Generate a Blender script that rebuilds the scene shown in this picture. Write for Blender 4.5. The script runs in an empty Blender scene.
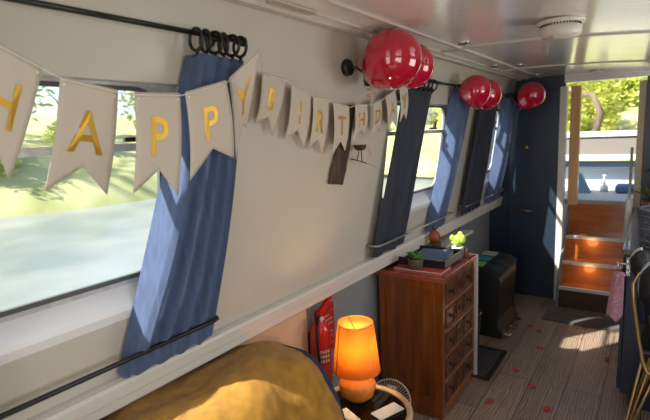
import bpy, bmesh, math, random
from mathutils import Vector, Matrix, noise
random.seed(7)
S = bpy.context.scene
COL = S.collection

# ------------------------------------------------------------------ camera
EYE = 1.55
cd = bpy.data.cameras.new('camera'); cam = bpy.data.objects.new('camera', cd); COL.objects.link(cam)
# boat axes (X right, Y forward, Z up) seen from the camera (right, down, forward)
AX = Vector((0.82355532, 0.05387199, -0.56467198)); AY = Vector((0.56566778, -0.15197045, 0.81050906)); AZ = Vector((-0.04214972, -0.9869158, -0.15562972))
m = Matrix(((AX[0], -AX[1], -AX[2]), (AY[0], -AY[1], -AY[2]), (AZ[0], -AZ[1], -AZ[2])))
cam.matrix_world = Matrix.Translation((0, 0, EYE)) @ m.to_4x4()
cd.sensor_width = 36; cd.lens = 36 * 480 / 650; cd.clip_start = .02; cd.clip_end = 300
cd.dof.use_dof = True; cd.dof.focus_distance = 1.9; cd.dof.aperture_fstop = 3.6
S.camera = cam

# ------------------------------------------------------------------ world, sun, lights, exposure
S.view_settings.view_transform = 'Standard'; S.view_settings.look = 'None'
S.view_settings.gamma = 1; S.view_settings.use_curve_mapping = False
S.view_settings.exposure = 0.0
w = bpy.data.worlds.new('sky'); S.world = w; w.use_nodes = True
nt = w.node_tree; nt.nodes.clear()
sky = nt.nodes.new('ShaderNodeTexSky'); sky.sky_type = 'NISHITA'; sky.sun_disc = False
sky.sun_elevation = math.radians(48); sky.sun_rotation = math.radians(220); sky.dust_density = 2.0
bg = nt.nodes.new('ShaderNodeBackground'); bg.inputs[1].default_value = 0.34
wo = nt.nodes.new('ShaderNodeOutputWorld')
nt.links.new(sky.outputs[0], bg.inputs[0]); nt.links.new(bg.outputs[0], wo.inputs[0])
SUN_DIR = Vector((0.60, 0.85, -1.0)).normalized()
sl = bpy.data.lights.new('sun', 'SUN'); sl.energy = 14; sl.angle = math.radians(1.0); sl.color = (1, .94, .85)
so = bpy.data.objects.new('sun', sl); COL.objects.link(so); so.rotation_euler = SUN_DIR.to_track_quat('-Z', 'Y').to_euler()
def area(name, loc, direction, sx, sy, power, color):
    l = bpy.data.lights.new(name, 'AREA'); l.shape = 'RECTANGLE'; l.size = sx; l.size_y = sy; l.energy = power; l.color = color
    o = bpy.data.objects.new(name, l); COL.objects.link(o); o.location = loc
    o.rotation_euler = Vector(direction).to_track_quat('-Z', 'Y').to_euler(); return o
# added unseen fill lamps standing for daylight at right windows and rear door
area('fill_side_near', (0.70, 0.30, 1.42), (-1, 0, .22), 1.1, .55, 10, (1, .98, .94))
area('fill_side_mid', (0.70, 2.40, 1.42), (-1, 0, .22), .9, .55, 10, (1, .98, .94))
area('fill_rear', (-.3, -1.40, 1.15), (0, 1, 0), .8, 1.4, 13, (1, .96, .89))

# ------------------------------------------------------------------ materials
def mat(name, color, rough=.5, metal=0, **k):
    M = bpy.data.materials.new(name); M.use_nodes = True
    b = M.node_tree.nodes['Principled BSDF']
    b.inputs['Base Color'].default_value = (*color, 1); b.inputs['Roughness'].default_value = rough; b.inputs['Metallic'].default_value = metal
    for q, v in k.items(): b.inputs[q.replace('_', ' ')].default_value = v
    return M
def N(M, t, **k):
    n = M.node_tree.nodes.new(t)
    for q, v in k.items(): setattr(n, q, v)
    return n
def L(M, a, b): M.node_tree.links.new(a, b)
def coords(M, scale=(1, 1, 1), rot=(0, 0, 0)):
    tc = N(M, 'ShaderNodeTexCoord'); mp = N(M, 'ShaderNodeMapping')
    mp.inputs['Scale'].default_value = scale; mp.inputs['Rotation'].default_value = rot
    L(M, tc.outputs['Object'], mp.inputs[0]); return mp.outputs[0]
def noisy(name, c1, c2, scale=(10, 10, 10), nscale=1, rough=.5, bump=0, detail=6, lo=.35, hi=.65, metal=0, bscale=None, **k):
    M = mat(name, c1, rough, metal, **k); b = M.node_tree.nodes['Principled BSDF']
    v = coords(M, scale); n = N(M, 'ShaderNodeTexNoise'); n.inputs['Scale'].default_value = nscale; n.inputs['Detail'].default_value = detail
    L(M, v, n.inputs['Vector'])
    r = N(M, 'ShaderNodeValToRGB'); r.color_ramp.elements[0].position = lo; r.color_ramp.elements[1].position = hi
    r.color_ramp.elements[0].color = (*c1, 1); r.color_ramp.elements[1].color = (*c2, 1)
    L(M, n.outputs['Fac'], r.inputs[0]); L(M, r.outputs[0], b.inputs['Base Color'])
    if bump:
        n2 = n
        if bscale:
            n2 = N(M, 'ShaderNodeTexNoise'); n2.inputs['Scale'].default_value = bscale; n2.inputs['Detail'].default_value = 4
            L(M, coords(M), n2.inputs['Vector'])
        bp = N(M, 'ShaderNodeBump'); bp.inputs['Strength'].default_value = bump; bp.inputs['Distance'].default_value = .01
        L(M, n2.outputs['Fac'], bp.inputs['Height']); L(M, bp.outputs[0], b.inputs['Normal'])
    return M
def fabric(name, c1, c2, trans=.3, rough=.9, tc=(.05, .06, .1)):
    M = noisy(name, c1, c2, (60, 60, 4), 1, rough, .15)
    b = M.node_tree.nodes['Principled BSDF']; b.inputs['Sheen Weight'].default_value = .04
    t = N(M, 'ShaderNodeBsdfTranslucent'); t.inputs[0].default_value = (*tc, 1)
    mx = N(M, 'ShaderNodeMixShader'); mx.inputs[0].default_value = trans
    out = M.node_tree.nodes['Material Output']
    L(M, b.outputs[0], mx.inputs[1]); L(M, t.outputs[0], mx.inputs[2]); L(M, mx.outputs[0], out.inputs[0]); return M
def thin_glass(name, tint=(1, 1, 1), gloss=.08, rough=.02):
    M = bpy.data.materials.new(name); M.use_nodes = True; t = M.node_tree; t.nodes.clear()
    out = N(M, 'ShaderNodeOutputMaterial'); a = N(M, 'ShaderNodeBsdfTransparent'); g = N(M, 'ShaderNodeBsdfGlossy')
    a.inputs[0].default_value = (*tint, 1); g.inputs['Roughness'].default_value = rough
    f = N(M, 'ShaderNodeLayerWeight'); pw = N(M, 'ShaderNodeMath', operation='POWER'); pw.inputs[1].default_value = 4; L(M, f.outputs['Facing'], pw.inputs[0])
    mt = N(M, 'ShaderNodeMath', operation='MULTIPLY_ADD'); mt.inputs[1].default_value = .8; mt.inputs[2].default_value = gloss; L(M, pw.outputs[0], mt.inputs[0])
    mx = N(M, 'ShaderNodeMixShader'); L(M, mt.outputs[0], mx.inputs[0]); L(M, a.outputs[0], mx.inputs[1]); L(M, g.outputs[0], mx.inputs[2]); L(M, mx.outputs[0], out.inputs[0])
    return M
def plank_floor():
    M = mat('floor_oak', (.2, .15, .12), .42); b = M.node_tree.nodes['Principled BSDF']
    v = coords(M, (1, 1, 1), (0, 0, math.pi / 2))
    br = N(M, 'ShaderNodeTexBrick'); br.offset = .37; br.inputs['Scale'].default_value = 1
    br.inputs['Brick Width'].default_value = 1.25; br.inputs['Row Height'].default_value = .19; br.inputs['Mortar Size'].default_value = .0022
    br.inputs['Color1'].default_value = (.44, .33, .25, 1); br.inputs['Color2'].default_value = (.31, .23, .175, 1); br.inputs['Mortar'].default_value = (.04, .03, .025, 1)
    L(M, v, br.inputs[0])
    # grain: stretched noise plus distorted rings
    n = N(M, 'ShaderNodeTexNoise'); n.inputs['Scale'].default_value = 1; n.inputs['Detail'].default_value = 8; L(M, coords(M, (38, 4, 1)), n.inputs[0])
    wv = N(M, 'ShaderNodeTexWave'); wv.wave_type = 'BANDS'; wv.bands_direction = 'X'; wv.inputs['Scale'].default_value = 1; wv.inputs['Distortion'].default_value = 9
    wv.inputs['Detail'].default_value = 3; wv.inputs['Detail Scale'].default_value = 1.1; L(M, coords(M, (22, 3.2, 1)), wv.inputs[0])
    mixf = N(M, 'ShaderNodeMath', operation='MULTIPLY'); L(M, n.outputs['Fac'], mixf.inputs[0]); L(M, wv.outputs['Fac'], mixf.inputs[1])
    rr = N(M, 'ShaderNodeValToRGB'); rr.color_ramp.elements[0].position = .05; rr.color_ramp.elements[1].position = .42
    rr.color_ramp.elements[0].color = (.52, .49, .47, 1); rr.color_ramp.elements[1].color = (1, 1, 1, 1); L(M, mixf.outputs[0], rr.inputs[0])
    mm = N(M, 'ShaderNodeMix', data_type='RGBA', blend_type='MULTIPLY'); mm.inputs[0].default_value = 1
    L(M, br.outputs['Color'], mm.inputs[6]); L(M, rr.outputs[0], mm.inputs[7]); L(M, mm.outputs[2], b.inputs['Base Color'])
    bp = N(M, 'ShaderNodeBump'); bp.inputs['Strength'].default_value = .25; bp.inputs['Distance'].default_value = .004
    L(M, rr.outputs[0], bp.inputs['Height']); L(M, bp.outputs[0], b.inputs['Normal']); return M
def ceiling_mat():
    M = mat('ceiling_gloss_white', (.78, .745, .69), .22, 0, Coat_Weight=.5, Coat_Roughness=.12); b = M.node_tree.nodes['Principled BSDF']
    n = N(M, 'ShaderNodeTexNoise'); n.inputs['Scale'].default_value = 1; n.inputs['Detail'].default_value = 5; L(M, coords(M, (2.2, 55, 1)), n.inputs[0])
    bp = N(M, 'ShaderNodeBump'); bp.inputs['Strength'].default_value = .3; bp.inputs['Distance'].default_value = .004
    L(M, n.outputs['Fac'], bp.inputs['Height']); L(M, bp.outputs[0], b.inputs['Normal'])
    r = N(M, 'ShaderNodeMapRange'); r.inputs[3].default_value = .08; r.inputs[4].default_value = .30; L(M, n.outputs['Fac'], r.inputs[0]); L(M, r.outputs[0], b.inputs['Roughness'])
    return M
def wood(name, c1, c2, rough=.3, axis='Z', coat=.3):
    sc = {'Z': (30, 30, 2.5), 'Y': (30, 2.5, 30), 'X': (2.5, 30, 30)}[axis]
    M = noisy(name, c1, c2, sc, 1, rough, .08, 8, .3, .7); M.node_tree.nodes['Principled BSDF'].inputs['Coat Weight'].default_value = coat; return M
def emission_mix(name, color, strength):
    M = mat(name, color, .5); b = M.node_tree.nodes['Principled BSDF']
    b.inputs['Emission Color'].default_value = (*color, 1); b.inputs['Emission Strength'].default_value = strength; return M

m_wall = noisy('wall_cream_paint', (.49, .45, .385), (.525, .485, .42), (3, 3, 3), 1, .38, .03)
m_trimw = mat('trim_satin_white', (.60, .565, .50), .3)
m_sill = mat('sill_gloss_white', (.78, .78, .78), .25)
m_lower = mat('lower_panel_grey_blue', (.26, .27, .28), .45)
m_lowerc = mat('lower_panel_lamplit_cream', (.74, .54, .33), .45)  # cream warmed to hold the table lamp's orange glow
m_navywall = noisy('bulkhead_navy_paint', (.012, .023, .042), (.016, .030, .052), (4, 4, 4), 1, .35)
m_ceil = ceiling_mat(); m_floor = plank_floor()
m_alu = noisy('window_aluminium', (.50, .50, .50), (.62, .62, .62), (40, 40, 40), 1, .35, metal=.2)
m_rubber = mat('black_rubber', (.012, .012, .012), .6)
m_seal = mat('seal_dark_grey', (.09, .09, .085), .5)
m_iron = mat('rod_black_iron', (.012, .011, .011), .38, .3)
m_glass = thin_glass('window_glass', (.93, .96, .96), .05)
m_curtain_lit = fabric('curtain_fabric_lit', (.048, .074, .148), (.068, .104, .20), .05, tc=(.40, .52, .80))  # navy curtain cloth with its sunlit look put into the colour
m_curtain_shade = fabric('curtain_fabric_shade', (.019, .024, .037), (.028, .034, .050), .03)  # same curtain cloth in its shaded tone
m_card = mat('pennant_card', (.51, .46, .385), .75)
m_gold = mat('gold_foil', (.62, .36, .05), .42, .8)
m_string = mat('white_string', (.75, .72, .66), .8)
m_balloon = mat('red_balloon_latex', (.46, .003, .030), .12, 0, Coat_Weight=1.0, Subsurface_Weight=.15, Subsurface_Radius=(.05, .01, .01))
m_plast = mat('alarm_plastic', (.62, .585, .52), .4)
m_dark = mat('dark_slot', (.02, .018, .015), .6)
m_mahog = wood('dresser_mahogany', (.13, .034, .006), (.27, .076, .011), .2)
m_mahogd = wood('drawer_mahogany', (.075, .026, .014), (.16, .055, .028), .3, 'Y')
m_mlight = wood('moulding_light_mahogany', (.22, .075, .025), (.34, .13, .05), .25, 'Y')
m_brass = mat('antique_brass', (.035, .026, .018), .4, .6)
m_goldtube = mat('brass_tube', (.60, .40, .16), .35, .7)
m_fur = noisy('mustard_fur', (.29, .135, .007), (.46, .225, .018), (26, 26, 26), 1, .95, .5, 8, .3, .7, bscale=420)
m_fur.node_tree.nodes['Principled BSDF'].inputs['Sheen Weight'].default_value = .12
m_sofa = noisy('sofa_navy_cloth', (.012, .02, .045), (.02, .03, .06), (200, 200, 200), 1, .9, .2)
m_lampbase = noisy('lamp_orange_ceramic', (.68, .20, .015), (.76, .25, .025), (60, 60, 60), 1, .55, .15)
m_black = mat('black_plastic', (.01, .01, .01), .5)
m_blackm = mat('black_matt', (.014, .014, .015), .7)
m_white = mat('white_plastic', (.72, .72, .70), .4)
m_chrome = mat('chrome', (.7, .7, .7), .15, 1)
m_red = mat('extinguisher_red', (.62, .022, .012), .3, 0, Coat_Weight=.6)
m_redsign = mat('sign_red', (.50, .02, .015), .5)
m_cream = mat('cream_print', (.7, .65, .52), .6)
m_goldrim = noisy('table_rim_pale_gold', (.58, .43, .25), (.70, .54, .34), (20, 20, 20), 1, .3, metal=.3)
m_tglass = thin_glass('table_glass', (.28, .20, .15), .06)
m_steel = mat('grey_wire', (.46, .40, .33), .45, .2)
m_water = noisy('canal_water', (.16, .19, .19), (.24, .26, .25), (1, 1, 1), 1, .3, .5, 4, bscale=2.5)
m_grass = noisy('bank_grass', (.30, .32, .11), (.46, .46, .22), (1.2, 1.2, 1.2), 1, .9, .4)
m_leaf = [noisy('leaf_%s' % n, a, b, (3, 3, 3), 1, .7) for n, a, b in (('yellow_green', (.50, .52, .10), (.66, .64, .20)), ('mid_green', (.24, .32, .10), (.40, .46, .16)), ('pale', (.42, .46, .32), (.56, .58, .44)))]  # greens lightened to carry the haze beyond the windows
for M_ in m_leaf:
    b_ = M_.node_tree.nodes['Principled BSDF']; t_ = N(M_, 'ShaderNodeBsdfTranslucent'); t_.inputs[0].default_value = (.5, .6, .12, 1)
    x_ = N(M_, 'ShaderNodeMixShader'); x_.inputs[0].default_value = .4
    L(M_, b_.outputs[0], x_.inputs[1]); L(M_, t_.outputs[0], x_.inputs[2]); L(M_, x_.outputs[0], M_.node_tree.nodes['Material Output'].inputs[0])
m_bark = noisy('bark', (.10, .07, .045), (.20, .15, .10), (8, 8, 2), 1, .9, .5)
m_pine = wood('pine_post', (.52, .26, .09), (.66, .36, .14), .4)
m_varnish = wood('step_varnished_ply', (.34, .085, .008), (.50, .15, .018), .22, 'X', .6)
m_deck = mat('deck_pale_grey', (.38, .37, .36), .6)
m_rail = mat('rail_white_paint', (.60, .66, .70), .35)
m_beige = mat('board_beige', (.17, .155, .135), .7)
m_tray = mat('tray_black_lacquer', (.012, .012, .014), .3)
m_green = noisy('succulent_green', (.05, .16, .03), (.11, .28, .06), (40, 40, 40), 1, .45)
m_lime = noisy('cactus_lime', (.32, .66, .04), (.42, .78, .08), (50, 50, 50), 1, .5)
m_brownpot = noisy('pot_brown_weave', (.075, .045, .025), (.14, .09, .05), (60, 60, 60), 1, .7, .5)
m_whitepot = mat('pot_white', (.66, .60, .52), .5)
m_amber = mat('amber_glass', (.42, .09, .03), .12, 0, Transmission_Weight=.35)
m_bluecloth = noisy('blue_cloth', (.06, .10, .18), (.11, .17, .28), (40, 40, 40), 1, .9, .4)
m_redbook = mat('red_book_cover', (.50, .075, .05), .45)
m_paper = mat('paper_page', (.62, .57, .48), .8)
m_teal = mat('lid_label_teal', (.04, .34, .38), .4); m_lidgreen = mat('lid_label_green', (.22, .55, .10), .4); m_lidgrey = mat('lid_label_grey', (.55, .52, .46), .4)
m_petal = mat('petal_red', (.58, .035, .025), .6)
m_rug = noisy('doormat_grey', (.07, .07, .075), (.14, .14, .145), (160, 160, 160), 1, .95, .8)
m_towel = noisy('towel_pink', (.50, .22, .30), (.70, .42, .50), (90, 90, 90), 1, .95, .5)
m_basket = noisy('basket_grey_weave', (.06, .065, .09), (.22, .235, .28), (120, 120, 120), 1, .9, .6)
m_drift = noisy('driftwood_dark', (.02, .012, .008), (.075, .04, .022), (60, 60, 8), 1, .7, .6)
m_ribbon = mat('ribbon_pink', (.62, .16, .18), .4)
m_jacket = noisy('jacket_black', (.008, .01, .012), (.016, .02, .022), (30, 30, 30), 1, .55, .3)
m_stripe = mat('jacket_pale_stripe', (.42, .48, .46), .6)

# ------------------------------------------------------------------ mesh helpers
class MB:
    def __init__(s): s.bm = bmesh.new()
    def _add(s, vs, fs, smooth=False, M=None):
        out = [s.bm.verts.new(M @ Vector(v) if M else Vector(v)) for v in vs]
        for f in fs:
            try: s.bm.faces.new([out[i] for i in f]).smooth = smooth
            except ValueError: pass
        return out
    def box(s, lo, hi, bev=0, seg=2, M=None, smooth=False):
        t = bmesh.new(); x0, y0, z0 = lo; x1, y1, z1 = hi
        v = [t.verts.new(p) for p in ((x0, y0, z0), (x1, y0, z0), (x1, y1, z0), (x0, y1, z0), (x0, y0, z1), (x1, y0, z1), (x1, y1, z1), (x0, y1, z1))]
        for f in ((0, 3, 2, 1), (4, 5, 6, 7), (0, 1, 5, 4), (1, 2, 6, 5), (2, 3, 7, 6), (3, 0, 4, 7)): t.faces.new([v[i] for i in f])
        if bev: bmesh.ops.bevel(t, geom=t.edges[:] + t.verts[:], offset=bev, segments=seg, profile=.5, affect='EDGES')
        s.merge(t, M, smooth); return s
    def merge(s, t, M=None, smooth=False):
        t.verts.ensure_lookup_table(); mp = {}
        for v in t.verts: mp[v] = s.bm.verts.new(M @ v.co if M else v.co)
        for f in t.faces:
            nf = s.bm.faces.new([mp[v] for v in f.verts]); nf.smooth = smooth or f.smooth
        t.free()
    def tube(s, pts, r, seg=10, closed=False, cap=True):
        pts = [Vector(p) for p in pts]; n = len(pts); rs = r if isinstance(r, (list, tuple)) else [r] * n
        rings = []; prev = None
        for i, p in enumerate(pts):
            a = pts[(i - 1) % n] if (closed or i > 0) else p; b = pts[(i + 1) % n] if (closed or i < n - 1) else p
            d = (b - a).normalized()
            if prev is None: u = d.orthogonal().normalized()
            else: u = (prev - d * prev.dot(d)); u = u.normalized() if u.length > 1e-6 else d.orthogonal().normalized()
            prev = u; v = d.cross(u)
            rings.append([s.bm.verts.new(p + (u * math.cos(2 * math.pi * k / seg) + v * math.sin(2 * math.pi * k / seg)) * rs[i]) for k in range(seg)])
        for i in range(n if closed else n - 1):
            A, B = rings[i], rings[(i + 1) % n]; off = 0
            if closed and i == n - 1: off = min(range(seg), key=lambda o: (A[0].co - B[o].co).length)
            for k in range(seg):
                s.bm.faces.new([A[k], A[(k + 1) % seg], B[(k + 1 + off) % seg], B[(k + off) % seg]]).smooth = True
        if cap and not closed: s.bm.faces.new(rings[0][::-1]); s.bm.faces.new(rings[-1])
        return s
    def lathe(s, prof, M=None, seg=32, smooth=True, sx=1, sy=1):
        rings = []
        for r, z in prof:
            if r < 1e-6: rings.append([s.bm.verts.new(M @ Vector((0, 0, z)) if M else (0, 0, z))])
            else:
                rings.append([s.bm.verts.new((M @ Vector((r * sx * math.cos(2 * math.pi * k / seg), r * sy * math.sin(2 * math.pi * k / seg), z))) if M else (r * sx * math.cos(2 * math.pi * k / seg), r * sy * math.sin(2 * math.pi * k / seg), z)) for k in range(seg)])
        for A, B in zip(rings, rings[1:]):
            for k in range(seg):
                j = (k + 1) % seg
                f = [A[0], B[j], B[k]] if len(A) == 1 else ([A[k], A[j], B[0]] if len(B) == 1 else [A[k], A[j], B[j], B[k]])
                if len(set(f)) > 2: s.bm.faces.new(f).smooth = smooth
        return s
    def prism(s, poly, ext, M=None, smooth=False):
        """poly: closed list of 3d points, extruded by the vector ext"""
        n = len(poly); e = Vector(ext)
        A = [s.bm.verts.new(M @ Vector(p) if M else Vector(p)) for p in poly]; B = [s.bm.verts.new((M @ (Vector(p) + e)) if M else Vector(p) + e) for p in poly]
        s.bm.faces.new(A); s.bm.faces.new(B[::-1])
        for k in range(n): s.bm.faces.new([A[k], B[k], B[(k + 1) % n], A[(k + 1) % n]]).smooth = smooth
        return s
    def grid(s, nu, nv, fn, smooth=True, thick=0, nrm=None):
        V = [[s.bm.verts.new(fn(i / nu, j / nv)) for j in range(nv + 1)] for i in range(nu + 1)]
        for i in range(nu):
            for j in range(nv): s.bm.faces.new([V[i][j], V[i + 1][j], V[i + 1][j + 1], V[i][j + 1]]).smooth = smooth
        return s
    def build(s, name, material, parent=None, base=None, solid=0, subsurf=0):
        off = Vector(base) if base is not None else (Vector(parent['_o']) if parent is not None and '_o' in parent else Vector((0, 0, 0)))
        for v in s.bm.verts: v.co -= off
        bmesh.ops.recalc_face_normals(s.bm, faces=s.bm.faces[:])
        me = bpy.data.meshes.new(name); s.bm.to_mesh(me); s.bm.free()
        me.materials.append(material)
        o = bpy.data.objects.new(name, me); COL.objects.link(o)
        if parent is not None:
            o.parent = parent
            o['_o'] = tuple(off)
        if parent is None: o.location = off
        elif base is not None: o.location = off - Vector(parent['_o'])
        if solid: md = o.modifiers.new('thickness', 'SOLIDIFY'); md.thickness = solid; md.offset = 0
        if subsurf: md = o.modifiers.new('smooth', 'SUBSURF'); md.levels = subsurf; md.render_levels = subsurf
        return o
def thing(name, label, cat, base, group=None):
    o = bpy.data.objects.new(name, None); COL.objects.link(o); o.location = base; o['_o'] = tuple(base)
    o.empty_display_size = .05; o['label'] = label; o['category'] = cat
    if group: o['group'] = group
    return o
def tag(o, label, cat, group=None, kind=None):
    o['label'] = label; o['category'] = cat
    if group: o['group'] = group
    if kind: o['kind'] = kind
    return o
def struct(o, label=None):
    o['kind'] = 'structure'
    if label: o['label'] = label
    return o
def sgroup(name, base=(0, 0, 0)):
    o = bpy.data.objects.new(name, None); COL.objects.link(o); o.location = base; o['_o'] = tuple(base); o['kind'] = 'structure'; return o
def copy_tree(o, parent=None):
    c = o.copy(); COL.objects.link(c); c.parent = parent
    for ch in list(o.children): copy_tree(ch, c)
    return c
T = Matrix.Translation
def R(a, ax): return Matrix.Rotation(a, 4, ax)
def align(p, d): return T(p) @ Vector(d).to_track_quat('Z', 'Y').to_matrix().to_4x4()
# the cabin side leans inwards: point of the inner face at (along, height), pushed in by off
def WX(z, off=0): return -1.2 + .135 * (z - .905) + off
def WP(y, z, off=0): return Vector((WX(z, off), y, z))
def wbox(mb, y0, y1, z0, z1, o0, o1):
    mb._add([WP(y0, z0, o0), WP(y1, z0, o0), WP(y1, z1, o0), WP(y0, z1, o0), WP(y0, z0, o1), WP(y1, z0, o1), WP(y1, z1, o1), WP(y0, z1, o1)],
            [(0, 3, 2, 1), (4, 5, 6, 7), (0, 1, 5, 4), (1, 2, 6, 5), (2, 3, 7, 6), (3, 0, 4, 7)])

# ------------------------------------------------------------------ the cabin
Y0, YE = -1.45, 4.55           # rear and front bulkheads
XR = .78
mb = MB(); mb.box((-1.32, Y0, -.04), (XR, YE + .4, 0)); struct(mb.build('floor', m_floor))
WINS = [(-.40, .915), (2.18, 3.10), (3.62, 4.40)]
ZB, ZT = 1.105, 1.702
CT = 1.945                      # ceiling height at the cabin side
mb = MB()
wbox(mb, Y0, YE, .86, ZB, 0, -.07); wbox(mb, Y0, YE, ZT, CT + .04, 0, -.07)
edges = [Y0] + [e for wv in WINS for e in wv] + [YE]
for a, b in zip(edges[0::2], edges[1::2]): wbox(mb, a, b, ZB, ZT, 0, -.07)
struct(mb.build('wall_left', m_wall))
mb = MB(); mb.box((-1.32, Y0, 0), (-1.28, 1.66, .86)); struct(mb.build('wall_left_lower', m_lowerc))
mb = MB(); mb.box((-1.32, 1.66, 0), (-1.28, YE, .86)); mb.box((-1.28, 1.655, 0), (-1.268, 1.685, .858), .002); mb.box((-1.28, 3.02, 0), (-1.268, 3.05, .858), .002)
struct(mb.build('wall_left_lower_grey', m_lower)).name = 'wall_left_panel'
# gunwale: ledge underneath plus moulded white board
mb = MB(); mb.box((-1.32, Y0, .862), (-1.185, YE, .9)); struct(mb.build('trim_1', m_trimw))
mb = MB()
prof = [(-1.20, .832), (-1.178, .830), (-1.172, .836), (-1.172, .862), (-1.163, .868), (-1.161, .900), (-1.166, .909), (-1.182, .913), (-1.20, .913)]
mb.prism([(x, Y0, z) for x, z in prof], (0, YE - Y0, 0)); struct(mb.build('trim_2', m_trimw))
# ceiling, gently arched, in sheets with cover strips
def CZ(x):
    if x < -.85: return 1.945 + .012 * (x + 1.1) / .25
    if x < .1: t = (x + .85) / .95; return 1.957 - .055 * t * t
    return 1.902 - .04 * (x - .1)
xs = [-1.12 + i * (XR + 1.12) / 28 for i in range(29)]
def ceil_strip(y0, y1, lo, hi, x0=0, x1=28):
    mb = MB()
    for i in range(x0, x1):
        a, b = xs[i], xs[i + 1]
        mb._add([(a, y0, CZ(a) + lo), (b, y0, CZ(b) + lo), (b, y1, CZ(b) + lo), (a, y1, CZ(a) + lo), (a, y0, CZ(a) + hi), (b, y0, CZ(b) + hi), (b, y1, CZ(b) + hi), (a, y1, CZ(a) + hi)],
                [(0, 3, 2, 1), (4, 5, 6, 7), (0, 1, 5, 4), (1, 2, 6, 5), (2, 3, 7, 6), (3, 0, 4, 7)], smooth=False)
    bmesh.ops.remove_doubles(mb.bm, verts=mb.bm.verts[:], dist=1e-5); return mb
c = ceil_strip(Y0, YE, 0, .05); struct(c.build('ceiling', m_ceil))
m_ctrim = mat('ceiling_strip', (.50, .46, .40), .35)
for k, yy in enumerate((-.05, 2.50, 3.72)): struct(ceil_strip(yy, yy + .028, -.006, .0, 2, 28).build('trim_%d' % (3 + k), m_ctrim))
mb = MB()
for x0, w_ in ((-1.045, .03), (-.97, .008), (-.865, .012)):
    mb.box((x0, Y0, CZ(x0) - .007), (x0 + w_, YE, CZ(x0) + .004), .002)
struct(mb.build('trim_6', m_ctrim))
# right side with its windows (behind and beside the camera) and the rear bulkhead with an open door
mb = MB()
for a, b, z0, z1 in ((Y0, YE, 0, 1.1), (Y0, YE, 1.72, 1.95), (Y0, -.3, 1.1, 1.72), (.9, 1.9, 1.1, 1.72), (2.9, YE, 1.1, 1.72)): mb.box((XR, a, z0), (XR + .06, b, z1))
struct(mb.build('wall_right', m_wall))
mb = MB(); mb.box((-1.32, Y0 - .06, 0), (-.75, Y0, 1.95)); mb.box((.15, Y0 - .06, 0), (XR, Y0, 1.95)); mb.box((-.75, Y0 - .06, 1.86), (.15, Y0, 1.95)); struct(mb.build('wall_rear', m_wall))

# ------------------------------------------------------------------ windows of the left side
def rrect(y0, y1, z0, z1, r, n=8):
    pts = []
    for cy, cz, a0 in ((y1 - r, z1 - r, 0), (y0 + r, z1 - r, 90), (y0 + r, z0 + r, 180), (y1 - r, z0 + r, 270)):
        for k in range(n + 1):
            a = math.radians(a0 + 90 * k / n); pts.append((cy + r * math.cos(a), cz + r * math.sin(a)))
    return pts
def ring(mb, outer, inner, o0, o1):
    n = len(outer); V = []
    for lst, off in ((outer, o0), (inner, o0), (inner, o1), (outer, o1)): V.append([mb.bm.verts.new(WP(y, z, off)) for y, z in lst])
    for a, b in ((0, 1), (1, 2), (2, 3), (3, 0)):
        for k in range(n): mb.bm.faces.new([V[a][k], V[a][(k + 1) % n], V[b][(k + 1) % n], V[b][k]])
for i, (a, b) in enumerate(WINS):
    g = sgroup('window_%d' % (i + 1), (WX(ZB), (a + b) / 2, ZB))
    z0, z1 = ZB + .045, ZT + .008
    mb = MB(); ring(mb, rrect(a, b, ZB, ZT + .01, .002), rrect(a + .05, b - .05, z0 + .025, z1 - .02, .085), -.045, -.062); mb.build('window_frame', m_alu, g)
    mb = MB(); ring(mb, rrect(a + .046, b - .046, z0 + .021, z1 - .016, .088), rrect(a + .058, b - .058, z0 + .034, z1 - .027, .078), -.040, -.052); mb.build('rubber_seal', m_seal, g)
    mb = MB(); wbox(mb, a + .05, b - .05, 1.528, 1.548, -.038, -.056); mb.build('transom', m_alu, g)
    mb = MB(); ys = (b - .27, a + .45) if i == 0 else ((a + b) / 2,)
    for yy in ys: wbox(mb, yy - .009, yy + .009, 1.548, z1 - .02, -.040, -.054)
    mb.build('mullion', m_rubber, g)
    mb = MB(); mb._add([WP(a + .055, z0 + .03, -.05), WP(b - .055, z0 + .03, -.05), WP(b - .055, z1 - .024, -.05), WP(a + .055, z1 - .024, -.05)], [(0, 1, 2, 3)]); mb.build('glass_pane', m_glass, g)
    mb = MB(); y_ = b - .12 if i == 0 else b - .25
    wbox(mb, y_ - .05, y_ + .05, 1.552, 1.564, -.03, -.04); wbox(mb, y_ - .012, y_ + .012, 1.556, 1.60, -.022, -.034); mb.build('window_catch', m_rubber, g)
    # sloping white sill inside the reveal
    mb = MB()
    mb._add([WP(a, ZB - .004, .012), WP(b, ZB - .004, .012), WP(b, ZB - .03, .004), WP(a, ZB - .03, .004), WP(a, ZB + .052, -.044), WP(b, ZB + .052, -.044), WP(b, ZB, -.06), WP(a, ZB, -.06), WP(a, ZB + .008, .008), WP(b, ZB + .008, .008)],
            [(0, 1, 9, 8), (8, 9, 5, 4), (4, 5, 6, 7), (0, 3, 2, 1), (3, 7, 6, 2), (0, 8, 4, 7, 3), (1, 2, 6, 5, 9)])
    mb.build('window_sill', m_sill, g)

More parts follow.
